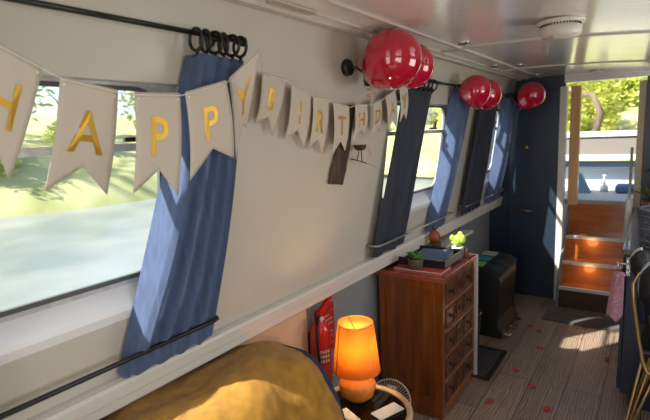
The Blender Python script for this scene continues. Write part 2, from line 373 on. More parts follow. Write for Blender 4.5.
# ------------------------------------------------------------------ front bulkhead, door opening and steps
DL, DR, DH = -.655, -.125, 1.86   # door opening
mb = MB(); mb.box((-1.32, YE, 0), (DL - .01, YE + .05, 1.97)); mb.box((DR + .03, YE, 0), (XR, YE + .05, 1.97)); struct(mb.build('wall_front', m_navywall))
mb = MB(); mb.box((DL - .01, YE - .06, 1.885), (XR, YE + .05, 1.97)); struct(mb.build('trim_9', m_ceil))
g = thing('cabinet_door', 'tall navy cupboard door with a small copper handle, left of the steps', 'door', (-.92, YE - .03, .1))
mb = MB(); mb.box((-1.10, YE - .028, .09), (-.70, YE - .003, 1.84), .003); mb.build('door_panel', m_navywall, g)
mb = MB(); mb.tube([(-1.00, YE - .03, .80), (-1.00, YE - .055, .80), (-.90, YE - .055, .80), (-.90, YE - .03, .80)], .007); o = mb.build('handle', mat('copper', (.55, .25, .14), .3, .9), g); o['label'] = 'copper bar handle'
mb = MB(); mb.lathe([(0, .016), (.014, .014), (.016, .006), (.008, 0), (0.006, -.003)], align((-.955, YE - .03, 1.36), (0, -1, 0)), 14); mb.build('knob', m_gold, g)
mb = MB(); mb.box((DL - .045, YE - .03, 0), (DL + .005, YE + .06, 1.86), .003); struct(mb.build('trim_7', m_trimw))
mb = MB(); mb.box((DL + .03, YE + .02, .86), (DL + .105, YE + .09, 1.86), .004); o = tag(mb.build('door_post', m_pine, base=(DL + .07, YE + .05, .86)), 'orange pine post standing at the left of the open doorway', 'post')
mb = MB(); mb.box((DR - .02, YE + .02, .86), (DR + .03, YE + .09, 1.86), .004); o = tag(mb.build('door_post', mat('pale_pine', (.62, .50, .36), .5), base=(DR, YE + .05, .86)), 'pale wooden post standing at the right of the open doorway', 'post')
# steps up to the fore deck
st = thing('cabin_steps', 'varnished orange wooden steps with metal nosings leading up to the fore deck', 'steps', (-.4, 4.5, 0))
for yy, z in ((4.36, .185), (4.50, .375), (4.64, .575)):
    mb = MB(); mb.box((DL + .02, yy, z - .022), (DR - .03, yy + .17, z), .003); t_ = mb.build('tread', m_varnish, st)
    mb = MB(); mb.box((DL + .018, yy - .012, z - .026), (DR - .028, yy + .012, z + .003), .003); mb.build('nosing', m_alu, t_, base=(-.4, yy, z))
    mb = MB(); mb.box((DL + .02, yy + .155, z), (DR - .03, yy + .168, z + .178)); mb.build('riser', m_varnish, st)
mb = MB(); mb.box((DL + .02, 4.37, .0), (DR - .03, 4.385, .165)); mb.build('riser', mat('riser_dark', (.05, .02, .01), .5), st)
for x in (DL + .002, DR - .03):
    mb = MB(); mb.prism([(x, 4.33, 0), (x, 4.33, .19), (x, 4.66, .64), (x, 4.86, .82), (x, 4.86, 0)], (.018, 0, 0)); mb.build('stringer', mat('stringer_grey_%d' % int(x * -100), (.16, .18, .22), .5), st)
mb = MB(); mb.box((DL - .35, 4.80, .835), (DR + .45, 6.9, .875), .003); struct(mb.build('floor_deck', m_deck))
mb = MB(); mb.box((DL + .02, 4.79, .575), (DR - .03, 4.805, .84)); struct(mb.build('trim_8', m_varnish))
# warm light let into the steps
for z, yy in ((.50, 4.62), (.30, 4.48)):
    l = bpy.data.lights.new('step_light', 'POINT'); l.energy = .55; l.color = (1, .6, .25); l.shadow_soft_size = .06
    o = bpy.data.objects.new('step_light', l); COL.objects.link(o); o.location = (-.43, yy - .02, z + .02)
# fore deck furniture
g = thing('deck_rail', 'white rails with a beige board between them, across the fore deck', 'rail', (-.45, 5.6, .875))
for z in (1.435, 1.20):
    mb = MB(); mb.box((-1.05, 5.58, z - .028), (.35, 5.64, z + .028), .008); mb.build('rail', m_rail, g)
mb = MB(); mb.box((-1.05, 5.60, 1.228), (.35, 5.62, 1.407)); mb.build('board', m_beige, g)
mb = MB(); mb.box((-1.05, 5.60, 1.105), (.35, 5.62, 1.165)); o = mb.build('board', m_navywall, g); o['label'] = 'dark lower board'
for x in (-1.04, .30):
    mb = MB(); mb.box((x, 5.585, .875), (x + .04, 5.635, 1.45)); mb.build('post', m_rail, g)
g = thing('deck_locker', 'pale blue locker with a white lid standing on the fore deck', 'locker', (-.45, 5.8, .875))
mb = MB(); mb.box((-1.0, 5.72, .875), (.30, 6.25, 1.06), .006); mb.build('body', mat('locker_pale_blue', (.42, .52, .60), .5), g)
mb = MB(); mb.box((-1.02, 5.70, 1.062), (.32, 6.27, 1.09), .006); mb.build('lid', mat('locker_lid_white', (.50, .56, .62), .5), g)
mb = MB(); mb.box((-.32, 5.30, .876), (-.14, 5.50, .955), .025, 3); tag(mb.build('deck_cushion', mat('cushion_blue', (.06, .13, .27), .9), base=(-.23, 5.4, .876)), 'small blue cushion lying on the deck at the right', 'cushion')
mb = MB(); mb.prism([(-.66, 5.25, .876), (-.52, 5.25, .876), (-.60, 5.25, 1.05), (-.66, 5.25, 1.09)], (0, .1, 0)); tag(mb.build('deck_wedge', mat('wedge_blue', (.12, .22, .33), .8), base=(-.6, 5.3, .876)), 'slate blue wedge-shaped pad standing at the left of the deck', 'pad')
mb = MB(); mb.lathe([(0, 0), (.035, 0), (.035, .05), (.012, .07), (.012, .15), (.022, .16), (0, .165)], T((-.42, 5.45, .876)), 16); tag(mb.build('mooring_bollard', m_white, base=(-.42, 5.45, .876)), 'small white bollard on the middle of the deck', 'bollard')
# handrail beside the steps
g = thing('handrail_pole', 'upright steel handrail with a white padded sleeve beside the steps', 'handrail', (-.15, 4.22, 0))
mb = MB(); mb.tube([(-.158, 4.22, 0), (-.158, 4.22, 1.36)], .010, 12); mb.build('pole', m_steel, g)
mb = MB(); mb.tube([(-.158, 4.22, .64), (-.158, 4.22, .66), (-.158, 4.22, .97), (-.158, 4.22, .985)], [.014, .024, .024, .014], 16); mb.build('sleeve', m_white, g)

# ------------------------------------------------------------------ curtain rods and curtains
def rod_at(y, z, off=.055): return WP(y, z, off)
ZR, ZL, ZC = 1.828, .985, 1.775
def rod(y0, y1, z, label, ends, off=.055, r=.0085, zoff=0):
    g = thing('curtain_rod', label, 'curtain rod', WP((y0 + y1) / 2, z, off), 'black curtain rods')
    mb = MB(); mb.tube([rod_at(y0, z, off), rod_at((y0 + y1) / 2, z, off)], r, 12)
    mb.tube([rod_at((y0 + y1) / 2 - .02, z, off), rod_at(y1, z, off)], r * .78, 12); mb.build('pole', m_iron, g)
    for e in ends:
        mb = MB(); mb.tube([rod_at(e, z, off), rod_at(e, z, 0)], r * .8, 10); mb.lathe([(0, .006), (.018, .005), (.018, 0), (0, 0)], align(WP(e, z, .0005), (1, 0, .0)), 16); mb.build('bracket', m_iron, g)
    if z > 1.5:
        for e in (y0, y1): mb = MB(); mb.lathe([(0, -.012), (r * 1.7, -.010), (r * 1.7, .010), (0, .012)], align(rod_at(e, z, off), (0, 1, 0)), 12); mb.build('finial', m_iron, g)
    return g
rod(-.45, 1.075, ZR, 'black upper curtain rod over the nearest window', (-.42, 1.0))
rod(2.10, 3.20, 1.806, 'black upper curtain rod behind the large red balloons', (2.14, 3.16))
rod(3.42, 4.50, 1.80, 'black upper curtain rod nearest the navy bulkhead', (3.46, 4.47))
def lower_rod(y0, y1, z, label, mat_, k=1):
    g = thing('curtain_rod', label, 'curtain rod', WP((y0 + y1) / 2, z, .06), 'black curtain rods')
    mb = MB(); mb.tube([WP(y0, z, 0), WP(y0, z, .055), WP(y0 + .01, z, .064), WP(y0 + .03, z, .066), WP((y0 + y1) / 2 - .2, z, .066)], .0062 * k, 10)
    mb.tube([WP((y0 + y1) / 2 - .22, z, .066), WP(y1 - .03, z, .066), WP(y1 - .008, z, .062), WP(y1, z, .050), WP(y1, z, .0)], .0048 * k, 10); mb.build('pole', mat_, g)
m_rodgrey = mat('rod_painted_grey', (.34, .31, .27), .35, .5)
lower_rod(-.45, 1.0, ZL, 'black lower rod holding the sunlit curtain against the wall', m_iron, 1.4)
lower_rod(2.06, 3.14, ZL, 'pale lower rod below the middle window, behind the dresser', m_rodgrey)
lower_rod(3.40, 4.48, ZL + .005, 'pale lower rod below the farthest window', m_rodgrey)

def curtain(label, yt0, yt1, yb0, yb1, material, rings, lit=False, npl=5, ztop=ZC, zbot=.93, group='curtains held flat along the cabin side'):
    g = thing('curtain', label, 'curtain', WP((yb0 + yb1) / 2, zbot, .04), group)
    def f(u, v):   # u across, v down
        t = v; y = (yt0 + (yt1 - yt0) * u) * (1 - t) + (yb0 + (yb1 - yb0) * u) * t
        if lit:                                                  # the free edge turns back towards the window
            uu = u / .22 * .06 if u < .22 else .06 + (u - .22) / .78 * .94
            y = (yt0 + (yt1 - yt0) * uu) * (1 - t) + (yb0 + (yb1 - yb0) * uu) * t + .02 * math.sin(math.pi * v) * (.3 + u) + .014 * (1 - u)
        z = ztop + (zbot - ztop) * v - (.012 * abs(math.sin(u * npl * math.pi)) if v > .97 else 0)
        amp = (.006 + .016 * min(1, v * 1.6)) * (1 if v < .9 else 1 - (v - .9) * 6)
        ph = u * npl * 2 * math.pi
        off = .046 + amp * math.sin(ph) + .004 * math.sin(ph * 2.3 + v * 5)
        if lit:
            k = min(1, u / .22); fl_ = .030 * math.sin(math.pi * min(1, v * 1.05))
            off = (.014 + (.052 + fl_) * k) if u < .22 else .052 + (.014 + fl_) * (1 - (u - .22) / .78) + amp * .8 * math.sin((u - .22) / .78 * (npl - 1) * 2 * math.pi)
        y += .006 * math.cos(ph) * v * (0 if lit and u < .22 else 1)
        return WP(y, z, max(.010, off) if v < .93 else min(.055, max(.010, off)))
    mb = MB(); mb.grid(npl * 14, 36, f); cl = mb.build('cloth', material, g)
    mb = MB(); mb.grid(npl * 14, 2, lambda u, v: f(u, v * .035) + Vector((.004, 0, .001))); mb.build('header_tape', material, g)
    zr = ZR if yt0 < 1.5 else 1.804
    for k in range(rings):
        u = (k + .5) / rings; y = yt0 + (yt1 - yt0) * u
        a = random.uniform(-.5, .5)
        c = rod_at(y, zr - .016, .055); rr = .028
        d = Vector((math.cos(a) , math.sin(a) * .6, 0))
        mb = MB(); mb.tube([c + d * rr * math.cos(q * math.pi / 10) + Vector((0, 0, rr * math.sin(q * math.pi / 10))) for q in range(20)], .0048, 8, closed=True); rg = mb.build('curtain_ring', m_iron, g)
        mb = MB(); mb.tube([c - Vector((0, 0, rr)), c - Vector((0, 0, rr + .009)), f(u, 0) + Vector((.004, 0, -.006))], .0022, 6); mb.lathe([(0, -.005), (.005, -.003), (.005, .003), (0, .005)], T(c - Vector((0, 0, rr + .006))), 8); mb.build('ring_clip', m_iron, rg)
    return g
curtain('light blue sunlit curtain at the nearest window, behind the banner', .888, 1.085, .660, .975, m_curtain_lit, 6, True, 5)
curtain('dark navy curtain with two deep folds, beside the driftwood hanging', 2.20, 2.58, 2.05, 2.40, m_curtain_shade, 6, False, 2)
curtain('pale blue sunlit curtain between the middle window and second balloons', 2.93, 3.24, 2.78, 3.02, m_curtain_lit, 5, True, 3)
curtain('dark navy curtain hanging between the second and third balloons', 3.46, 3.92, 3.36, 3.80, m_curtain_shade, 6, False, 5)
curtain('pale blue sunlit curtain next to the navy bulkhead under the last balloon', 4.12, 4.47, 4.04, 4.38, m_curtain_lit, 5, True, 3)

curtain('unseen sun-blocking curtain added at the left end of the nearest window', -.42, .385, -.42, .365, m_curtain_lit, 6, False, 7)  # added out of view to keep sun off the throw
# ------------------------------------------------------------------ birthday banner
_r = lambda px, py: AXW @ Vector((px - 325, py - 210, 480))
AXW = Matrix((AX, AY, AZ))
def at_wall(px, py, off):
    """point of the plane parallel to the cabin side, off metres inside it, where the survey sight line meets it"""
    r = _r(px, py); t = (-1.2 + off + .135 * (EYE - .905)) / (r[0] - .135 * r[2]); return Vector((t * r[0], t * r[1], EYE + t * r[2]))
def glyph(ch):
    cu = bpy.data.curves.new('g', 'FONT'); cu.body = ch; cu.align_x = 'CENTER'; cu.size = 1; cu.offset = .012; cu.resolution_u = 5
    o = bpy.data.objects.new('g', cu); COL.objects.link(o); bpy.context.view_layer.update()
    me = bpy.data.meshes.new_from_object(o.evaluated_get(bpy.context.evaluated_depsgraph_get()))
    V = [v.co.copy() for v in me.vertices]; F = [tuple(p.vertices) for p in me.polygons]
    bpy.data.objects.remove(o); bpy.data.curves.remove(cu); bpy.data.meshes.remove(me); return V, F
FL = [ # letter, top left, top right, bottom right tip, bottom left tip, offsets top/bottom
    ('H', (-22, 32), (43, 67), (9, 182), (-42, 150), .085, .05),
    ('A', (60, 76), (118, 90), (107, 195), (45, 191), .085, .05),
    ('P', (134, 92), (180, 93), (178, 196), (133, 194), .115, .125),
    ('P', (185, 92), (226, 80), (234, 158), (190, 181), .125, .125),
    ('Y', (229, 78), (246, 52), (246, 128), (236, 160), .10, .09),
    ('B', (262, 72), (286, 79), (272, 136), (255, 124), .04, .02),
    ('I', (291, 83), (311, 93), (304, 149), (285, 139), .04, .02),
    ('R', (313, 96), (329, 99), (322, 155), (308, 150), .04, .02),
    ('T', (333, 102), (349, 106), (345, 151), (332, 156), .045, .03),
    ('H', (355, 104), (367, 104), (365, 135), (352, 143), .05, .03),
    ('D', (373, 103), (381, 99), (379, 131), (371, 139), .05, .04),
    ('A', (385, 96), (395, 89), (396, 127), (387, 131), .05, .04),
    ('Y', (399, 87), (407, 83), (406, 120), (399, 125), .07, .05)]
g = thing('birthday_banner', 'happy birthday bunting of beige card pennants with gold letters', 'banner', at_wall(240, 60, .06))
sp = []
for ch, tl, tr, br, bl, ot, ob in FL:
    P0, P1, P2, P3 = at_wall(*tl, ot), at_wall(*tr, ot), at_wall(*br, ob), at_wall(*bl, ob)
    if ch == 'Y' and tl[0] == 229: P1 = P1 + Vector((.05, 0, 0))
    sp += [P0, P1]; cv = .012
    nrm = (P1 - P0).cross(P3 - P0).normalized()
    if nrm.x < 0: nrm = -nrm
    def fl(u, v, d=0): return (P0 * (1 - u) + P1 * u) * (1 - v) + (P3 * (1 - u) + P2 * u) * v + nrm * (cv * math.sin(math.pi * v) * (1 if u < .5 else 1) * .8 + d)
    mb = MB(); nu, nv = 10, 14
    def ff(u, v):
        lim = 1 - .26 * (1 - abs(2 * u - 1)); return fl(u, v * lim)
    mb.grid(nu, nv, ff); pn = mb.build('pennant', m_card, g, solid=.0012)
    V, F = glyph(ch); zs = [p.y for p in V]; xs_ = [p.x for p in V]; h = max(zs) - min(zs); wd = max(xs_) - min(xs_)
    W_ = (P1 - P0).length; H_ = (P3 - P0).length; lh = .385 * H_; sc = lh / h; sx_l = sc * .82; cx = (max(xs_) + min(xs_)) / 2
    mb = MB(); tb = bmesh.new(); vv = [tb.verts.new((.5 + (p.x - cx) * sx_l / W_, .23 + (max(zs) - p.y) * sc / H_, 0)) for p in V]
    for f in F:
        try: tb.faces.new([vv[i] for i in f])
        except ValueError: pass
    for v in tb.verts: v.co = fl(v.co.x, v.co.y, .0022)
    mb.merge(tb); mb.build('letter', m_gold, pn)
    for u in (.07, .93):
        mb = MB(); c_ = fl(u, .06, .002); mb.lathe([(.0, .001), (.003, .001), (.003, -.001), (0, -.001)], align(c_, nrm), 8); mb.build('eyelet', m_string, pn)
mb = MB(); pts = []
for a, b in zip(sp, sp[1:]):
    for k in range(3): q = a.lerp(b, k / 3); q.x += .004; q.z -= .006; pts.append(q)
pts = [rod_at(-.3, ZR, .055)] + pts + [at_wall(407, 82, .07)]
mb.tube(pts, .0012, 6); mb.build('string', m_string, g)

# ------------------------------------------------------------------ balloons
def balloon(label, c, r, axis, sx=1.0, stretch=1.12):
    """latex balloon: full round crown, narrowing to a knot; axis points from the knot to the crown"""
    prof = []
    for k in range(25):
        a = math.pi * k / 24; z = -math.cos(a); rr = math.sin(a)
        rr *= (1 - .16 * max(0, -z)); z2 = z * (stretch if z < 0 else 1.0); prof.append((rr * r, z2 * r))
    ax = Vector(axis).normalized(); kn = Vector(c) - ax * r * stretch
    g = thing('balloon', label, 'balloon', kn, 'red balloons under the ceiling')
    mb = MB(); mb.lathe(prof, align(c, ax), 40); mb.build('envelope', m_balloon, g)
    mb = MB(); mb.lathe([(0, .004), (.006, .002), (.004, -.004), (.004, -.008), (.011, -.018), (.009, -.02), (0, -.012)], align(kn, ax), 12); mb.build('knot', m_balloon, g)
    tie = rod_at(kn.y, 1.803, .055) if kn.y > 2.0 else WP(1.84, 1.80, .07)
    mb = MB(); mb.tube([kn, kn.lerp(tie, .5) - Vector((0, 0, .01)), tie], .0012, 6); mb.build('tie_ribbon', m_ribbon, g)
    return g
balloon('largest red balloon, nearest the camera, against the ceiling', (-.885, 1.78, 1.832), .118, (.75, -.30, .38), stretch=1.28)
balloon('red balloon squeezed close behind the largest balloon', (-.911, 2.015, 1.83), .100, (.75, .45, .05))
balloon('left red balloon of the second pair, tied to the middle rod', (-.93, 2.98, 1.772), .094, (-.2, -.5, .9))
balloon('right red balloon of the second pair, beside the dark curtain', (-.930, 3.19, 1.757), .100, (.6, .1, .4))
balloon('farthest red balloon, in front of the navy bulkhead', (-.850, 4.15, 1.785), .105, (.5, 0, .6))

# ------------------------------------------------------------------ wall spotlights
def spot(label, y, z, hd):
    g = thing('wall_spotlight', label, 'spotlight', WP(y, z, 0), 'black wall spotlights')
    mb = MB(); mb.lathe([(0, .026), (.030, .024), (.034, .018), (.034, 0), (0, 0)], align(WP(y, z, .0), (1, 0, .13)), 24); mb.build('wall_plate', m_black, g)
    p = WP(y, z, .026); h = p + Vector(hd)
    mb = MB(); mb.tube([p, p + Vector((.018, .01, 0)), h], .005, 8); mb.build('arm', m_black, g)
    mb = MB(); mb.lathe([(0, .034), (.018, .032), (.026, .018), (.028, -.03), (.025, -.031), (.023, -.022), (0, -.02)], align(h, (.1, -.35, .8)), 24); mb.build('lamp_head', m_black, g)
spot('black spotlight on the cabin side under the largest balloon', 1.735, 1.815, (.035, .095, -.035))
mb = MB(); pts = [Vector((WX(1.74) + .07 + .016 * math.cos(k * .55), 1.84 + .02 * math.sin(k * .55), 1.745 - k * .0022)) for k in range(22)]
mb.tube(pts, .0018, 6); tag(mb.build('curling_ribbon', m_ribbon, base=pts[0]), 'thin pink curling ribbon hanging from the wall spotlight', 'ribbon')

# ------------------------------------------------------------------ driftwood hanging and small wire bracket
base = at_wall(338, 185, .012)
mb = MB(); L0 = [(351, 106, 8), (347.5, 125, 10), (344, 142, 13), (341.5, 156, 14), (338.5, 170, 14.5), (335.5, 184, 14.5)]
def dw(u, v):
    k = v * (len(L0) - 1); i = min(int(k), len(L0) - 2); t = k - i
    x, y, w_ = [L0[i][q] * (1 - t) + L0[i + 1][q] * t for q in range(3)]
    w_ *= 1 + .03 * math.sin(v * 17)
    a = 2 * math.pi * u
    return at_wall(x + w_ * .5 * math.cos(a), y + (w_ * .03 * math.sin(a * 2)), .012) + Vector((.010 * math.sin(a) + .0, 0, .003 * math.sin(v * 30 + a)))
mb.grid(20, 30, dw); bmesh.ops.remove_doubles(mb.bm, verts=mb.bm.verts[:], dist=1e-5); bmesh.ops.holes_fill(mb.bm, edges=[e for e in mb.bm.edges if e.is_boundary], sides=0)
tag(mb.build('driftwood_hanging', m_drift, base=base), 'long dark piece of driftwood hung on the cabin side below the letter T', 'driftwood')
g = thing('wire_candle_bracket', 'small black wire bracket holding a cup, beside the driftwood', 'bracket', at_wall(356, 160, .0))
mb = MB(); mb.tube([at_wall(351, 159, .001), at_wall(351, 159, .04), at_wall(356, 160, .045), at_wall(366, 163, .045)], .0028, 8); mb.build('arm', m_iron, g)
mb = MB(); c_ = at_wall(360, 149, .045); a_ = at_wall(357, 160, .045); b_ = at_wall(362, 161.5, .045)
mb.tube([a_, c_ + Vector((0, -.008, -.004))], .0022, 8); mb.tube([b_, c_ + Vector((0, .01, -.004))], .0022, 8); mb.build('stem', m_iron, g)
mb = MB(); mb.lathe([(0, -.006), (.014, -.006), (.024, .002), (.030, .016), (.027, .018), (.020, .006), (0, .002)], T(c_), 20); mb.build('cup', m_drift, g)
mb = MB(); mb.tube([c_ + Vector((.01, .02, -.004)), c_ + Vector((.015, .05, .004)), c_ + Vector((.01, .075, -.03))], .0016, 6); mb.tube([at_wall(366, 163, .045), at_wall(371, 165, .045), at_wall(377, 168, .045)], .0016, 6); o = mb.build('ribbon', m_ribbon, g); o['label'] = 'pink ribbon'

# ------------------------------------------------------------------ ceiling fittings
g = thing('smoke_alarm', 'round off-white smoke alarm fixed to the ceiling', 'smoke alarm', (-.330, 2.09, CZ(-.345)))
z = CZ(-.345) - .004
mb = MB(); mb.lathe([(0, 0), (.082, 0), (.085, -.004), (.083, -.014), (0, -.014)], T((-.330, 2.09, z)), 48); mb.build('base_plate', m_plast, g)
mb = MB(); mb.lathe([(.066, -.014), (.066, -.020), (.074, -.024), (.072, -.050), (.066, -.058), (.02, -.059), (0, -.059)], T((-.330, 2.09, z)), 48); mb.build('body', m_plast, g)
mb = MB()
for k in range(40):
    a = 2 * math.pi * k / 40; M = T((-.330, 2.09, z)) @ R(a, 'Z'); mb.box((.0668, -.0018, -.0205), (.0705, .0018, -.0135), M=M)
mb.build('vent_slots', m_dark, g)
mb = MB(); mb.lathe([(0, -.063), (.012, -.062), (.014, -.058), (0, -.058)], T((-.35, 2.06, z)), 16); mb.build('test_button', m_steel, g)
for (x, y, lab) in ((-.795, 2.36, 'round ceiling downlight nearest the smoke alarm'), (-.93, 3.38, 'round ceiling downlight above the second pair of balloons'), (-.80, 3.50, 'round ceiling downlight left of the doorway, second from the wall'), (-.42, 4.36, 'wide round ceiling light just inside the doorway'), (-.84, 4.30, 'small round ceiling light above the farthest balloon')):
    zz = CZ(x); g = thing('ceiling_downlight', lab, 'ceiling light', (x, y, zz), 'small round fittings in the ceiling')
    r_ = .05 if x == -.42 else .034
    mb = MB(); mb.lathe([(r_ * .72, -.004), (r_ * .8, -.009), (r_, -.006), (r_, 0), (r_ * .72, 0)], T((x, y, zz)), 28); mb.build('bezel', m_chrome, g)
    mb = MB(); mb.lathe([(0, -.003), (r_ * .74, -.004), (r_ * .74, 0), (0, 0)], T((x, y, zz)), 24); mb.build('lens', m_dark, g)
mb = MB(); zz = CZ(-.955); mb.box((-.985, 1.15, zz - .010), (-.945, 1.36, zz + .0), .003); tag(mb.build('ceiling_vent_strip', m_steel, base=(-.965, 1.25, zz)), 'thin grey strip fitting on the ceiling above the letter B', 'vent')

# ------------------------------------------------------------------ sofa, throw
SX0, SX1 = -1.275, -.62
sf = thing('sofa', 'navy sofa along the cabin side under a mustard throw', 'sofa', (-.95, .4, 0))
mb = MB(); mb.box((SX0, -.75, .06), (SX1 + .03, 1.18, .30), .02); mb.build('base', m_sofa, sf)
mb = MB(); mb.box((-1.08, -.62, .30), (SX1 + .04, 1.05, .43), .04, 3, smooth=True); mb.build('seat', m_sofa, sf)
mb = MB(); mb.box((SX0, -.75, .28), (-1.06, 1.10, .79), .04, 3, smooth=True); mb.build('backrest', m_sofa, sf)
arm = [(-1.27, .30), (-1.27, .825)] + [(-1.0 + .0, .838)]
def armprof(x):   # height of the sofa end across the boat
    if x < -1.05: return .828 - .05 * min(1, (-1.05 - x) / .18)
    if x < -.97: return .828
    t = min(1, (x + .97) / .2); return .828 - .43 * (1 - math.sqrt(max(0, 1 - t * t)))
pr = [(SX0, .28), (SX0, .765), (SX0 + .03, .775)] + [(-1.2 + .43 * k / 24, armprof(-1.2 + .43 * k / 24)) for k in range(25)] + [(-.765, .28)]
mb = MB(); t = bmesh.new(); A = [t.verts.new((x, 1.13, z)) for x, z in pr]; t.faces.new(A)
e = bmesh.ops.extrude_face_region(t, geom=t.faces[:]); 
for v in e['geom']:
    if isinstance(v, bmesh.types.BMVert): v.co.y = 1.225
bmesh.ops.recalc_face_normals(t, faces=t.faces[:]); bmesh.ops.bevel(t, geom=[e_ for e_ in t.edges if abs(e_.verts[0].co.y - e_.verts[1].co.y) < 1e-4], offset=.012, segments=3, affect='EDGES')
mb.merge(t, smooth=False); mb.build('arm', m_sofa, sf)
mb = MB(); mb.box((SX0, -.80, .28), (-.66, -.68, .74), .03, 3); mb.build('arm', m_sofa, sf)
for x in (SX0 + .06, SX1 - .02):
    for y in (-.68, 1.10): mb = MB(); mb.tube([(x, y, 0), (x, y, .07)], [.016, .022], 12); mb.build('leg', m_black, sf)
def throw(u, v):
    """u from the far end of the sofa towards the camera, v from the wall outwards and down to the seat"""
    y = 1.185 - 1.26 * u
    end = max(0, 1 - u * 16)
    s_ = v * 1.02
    # section: over the backrest, down its front, over the seat, down the seat front
    k = min(1, max(0, (.80 - y) / .55))       # 0 at the arm, 1 over the seat
    def sec_arm(s):
        x = -1.245 + s * .50; x = min(x, -.80); z = armprof(x + .028) + .010
        if s > .89: z -= (s - .89) * 3
        return Vector((x + .02 * min(1, s * 4), 0, z))
    def sec_seat(s):
        if s < .30: return Vector((-1.245 + s * .72, 0, .800 + .035 * math.sin(s * 5)))
        if s < .62: q = (s - .30) / .32; return Vector((-1.03 + .10 * math.sin(q * 1.57), 0, .84 - .33 * q))
        q = (s - .62) / .4; return Vector((-.93 + .28 * q, 0, .51 - .05 * q))
    a, b = sec_arm(s_), sec_seat(s_); k = k * k * (3 - 2 * k)
    p = a.lerp(b, k * .75)
    p.y = y + .02 * end + .035 * min(1, max(0, (-.98 - p.x) / .15)) * max(0, 1 - u * 6)
    p.z -= end * end * .03
    n = noise.noise(Vector((p.x * 5, y * 5, 1.3))) * .022 + noise.noise(Vector((p.x * 12, y * 9, 4.3))) * .013 + noise.noise(Vector((p.x * 40, y * 40, 2))) * .003
    d = .5 + .5 * math.sin((p.x * 1.2 + y) * 26 + 3 * noise.noise(Vector((p.x * 3, y * 3, 0))))
    p.z += n + .006 * d; p.x += noise.noise(Vector((y * 6, p.z * 7, 7))) * .010
    p.x = max(p.x, -1.262); p.z = min(p.z, .835 if p.x < -1.13 else .90)
    return p
mb = MB(); mb.grid(150, 110, throw)
th = tag(mb.build('fur_throw', m_fur, base=(-.95, .9, .86), solid=.012), 'mustard yellow furry throw spread over the end of the navy sofa', 'throw')

# ------------------------------------------------------------------ side table and what stands on it
TC = Vector((-.885, 1.455, 0)); TR = .185; TZ = .50
g = thing('side_table', 'round side table with a pale gold rim and smoked glass top', 'table', TC)
mb = MB(); mb.tube([TC + Vector((TR * math.cos(a * math.pi / 24), TR * math.sin(a * math.pi / 24), TZ - .004)) for a in range(48)], .0125, 10, closed=True); mb.build('rim', m_goldrim, g)
mb = MB(); mb.lathe([(0, TZ - .010), (TR - .006, TZ - .010), (TR - .006, TZ - .003), (0, TZ - .003)], T(TC), 48, smooth=False); mb.build('table_top', m_tglass, g)
for k in range(3):
    a = math.radians(80 + 120 * k); d = Vector((math.cos(a), math.sin(a), 0))
    mb = MB(); mb.tube([TC + d * (TR - .005) + Vector((0, 0, TZ - .01)), TC + d * (TR * .45) + Vector((0, 0, .25)), TC + d * (TR - .01)], .007, 10); mb.build('leg', m_goldrim, g)
mb = MB(); mb.lathe([(0, .002), (TR * .80, .002), (TR * .80, .014), (0, .014)], T(TC + Vector((0, 0, .14))), 36); mb.build('lower_shelf', m_pine, g)
# lamp
LC = Vector((-.938, 1.520, TZ))
g = thing('table_lamp', 'glowing orange table lamp with a fabric shade on the side table', 'lamp', LC)
prof = [(0, 0), (.040, 0), (.046, .004), (.064, .018), (.072, .046), (.074, .062), (.068, .074), (.046, .094), (.032, .104), (.014, .110), (0, .110)]
mb = MB(); mb.lathe(prof, T(LC + Vector((0, 0, .004))), 48); mb.build('lamp_base', m_lampbase, g)
mb = MB(); mb.lathe([(0, 0), (.042, 0), (.042, .005), (0, .005)], T(LC), 32); mb.build('foot', m_black, g)
mb = MB(); mb.tube([LC + Vector((0, 0, .10)), LC + Vector((0, 0, .150))], .010, 12); mb.build('stem', m_brass, g)
Ms = bpy.data.materials.new('lampshade_orange_cloth'); Ms.use_nodes = True; b = Ms.node_tree.nodes['Principled BSDF']
b.inputs['Base Color'].default_value = (.85, .42, .08, 1); b.inputs['Roughness'].default_value = .9
t_ = N(Ms, 'ShaderNodeBsdfTranslucent'); t_.inputs[0].default_value = (.97, .55, .115, 1)
x_ = N(Ms, 'ShaderNodeMixShader'); x_.inputs[0].default_value = .62
L(Ms, b.outputs[0], x_.inputs[1]); L(Ms, t_.outputs[0], x_.inputs[2]); L(Ms, x_.outputs[0], Ms.node_tree.nodes['Material Output'].inputs[0])
S0, S1, R0, R1 = .126, .320, .093, .070
mb = MB(); mb.lathe([(R0, S0), (R0 * .5 + R1 * .5, (S0 + S1) / 2), (R1, S1)], T(LC), 64); sh = mb.build('lamp_shade', Ms, g, solid=.001)
for rr, zz in ((R0, S0), (R1, S1)):
    mb = MB(); mb.tube([LC + Vector((rr * math.cos(a * math.pi / 32), rr * math.sin(a * math.pi / 32), zz)) for a in range(64)], .0022, 6, closed=True); mb.build('trim_wire', m_lampbase, sh)
a = math.radians(-118); mb = MB(); mb.tube([LC + Vector((R0 * math.cos(a), R0 * math.sin(a), S0)) * 1.0, LC + Vector((R1 * math.cos(a), R1 * math.sin(a), S1))], .0025, 6); mb.build('seam', mat('shade_seam', (.25, .05, .01), .9), sh)
mb = MB(); 
for k in range(3):
    a = 2 * math.pi * k / 3 + .4; mb.tube([LC + Vector((0, 0, .285)), LC + Vector((R1 * math.cos(a), R1 * math.sin(a), S1 - .004))], .0014, 6)
mb.build('shade_ring', m_brass, g)
mb = MB(); mb.lathe([(0, -.028), (.012, -.026), (.015, -.012), (.028, .01), (.030, .026), (.024, .044), (.010, .054), (0, .056)], T(LC + Vector((0, 0, .18))), 24); mb.build('bulb', emission_mix('bulb_glow', (1, .62, .28), 6), g)
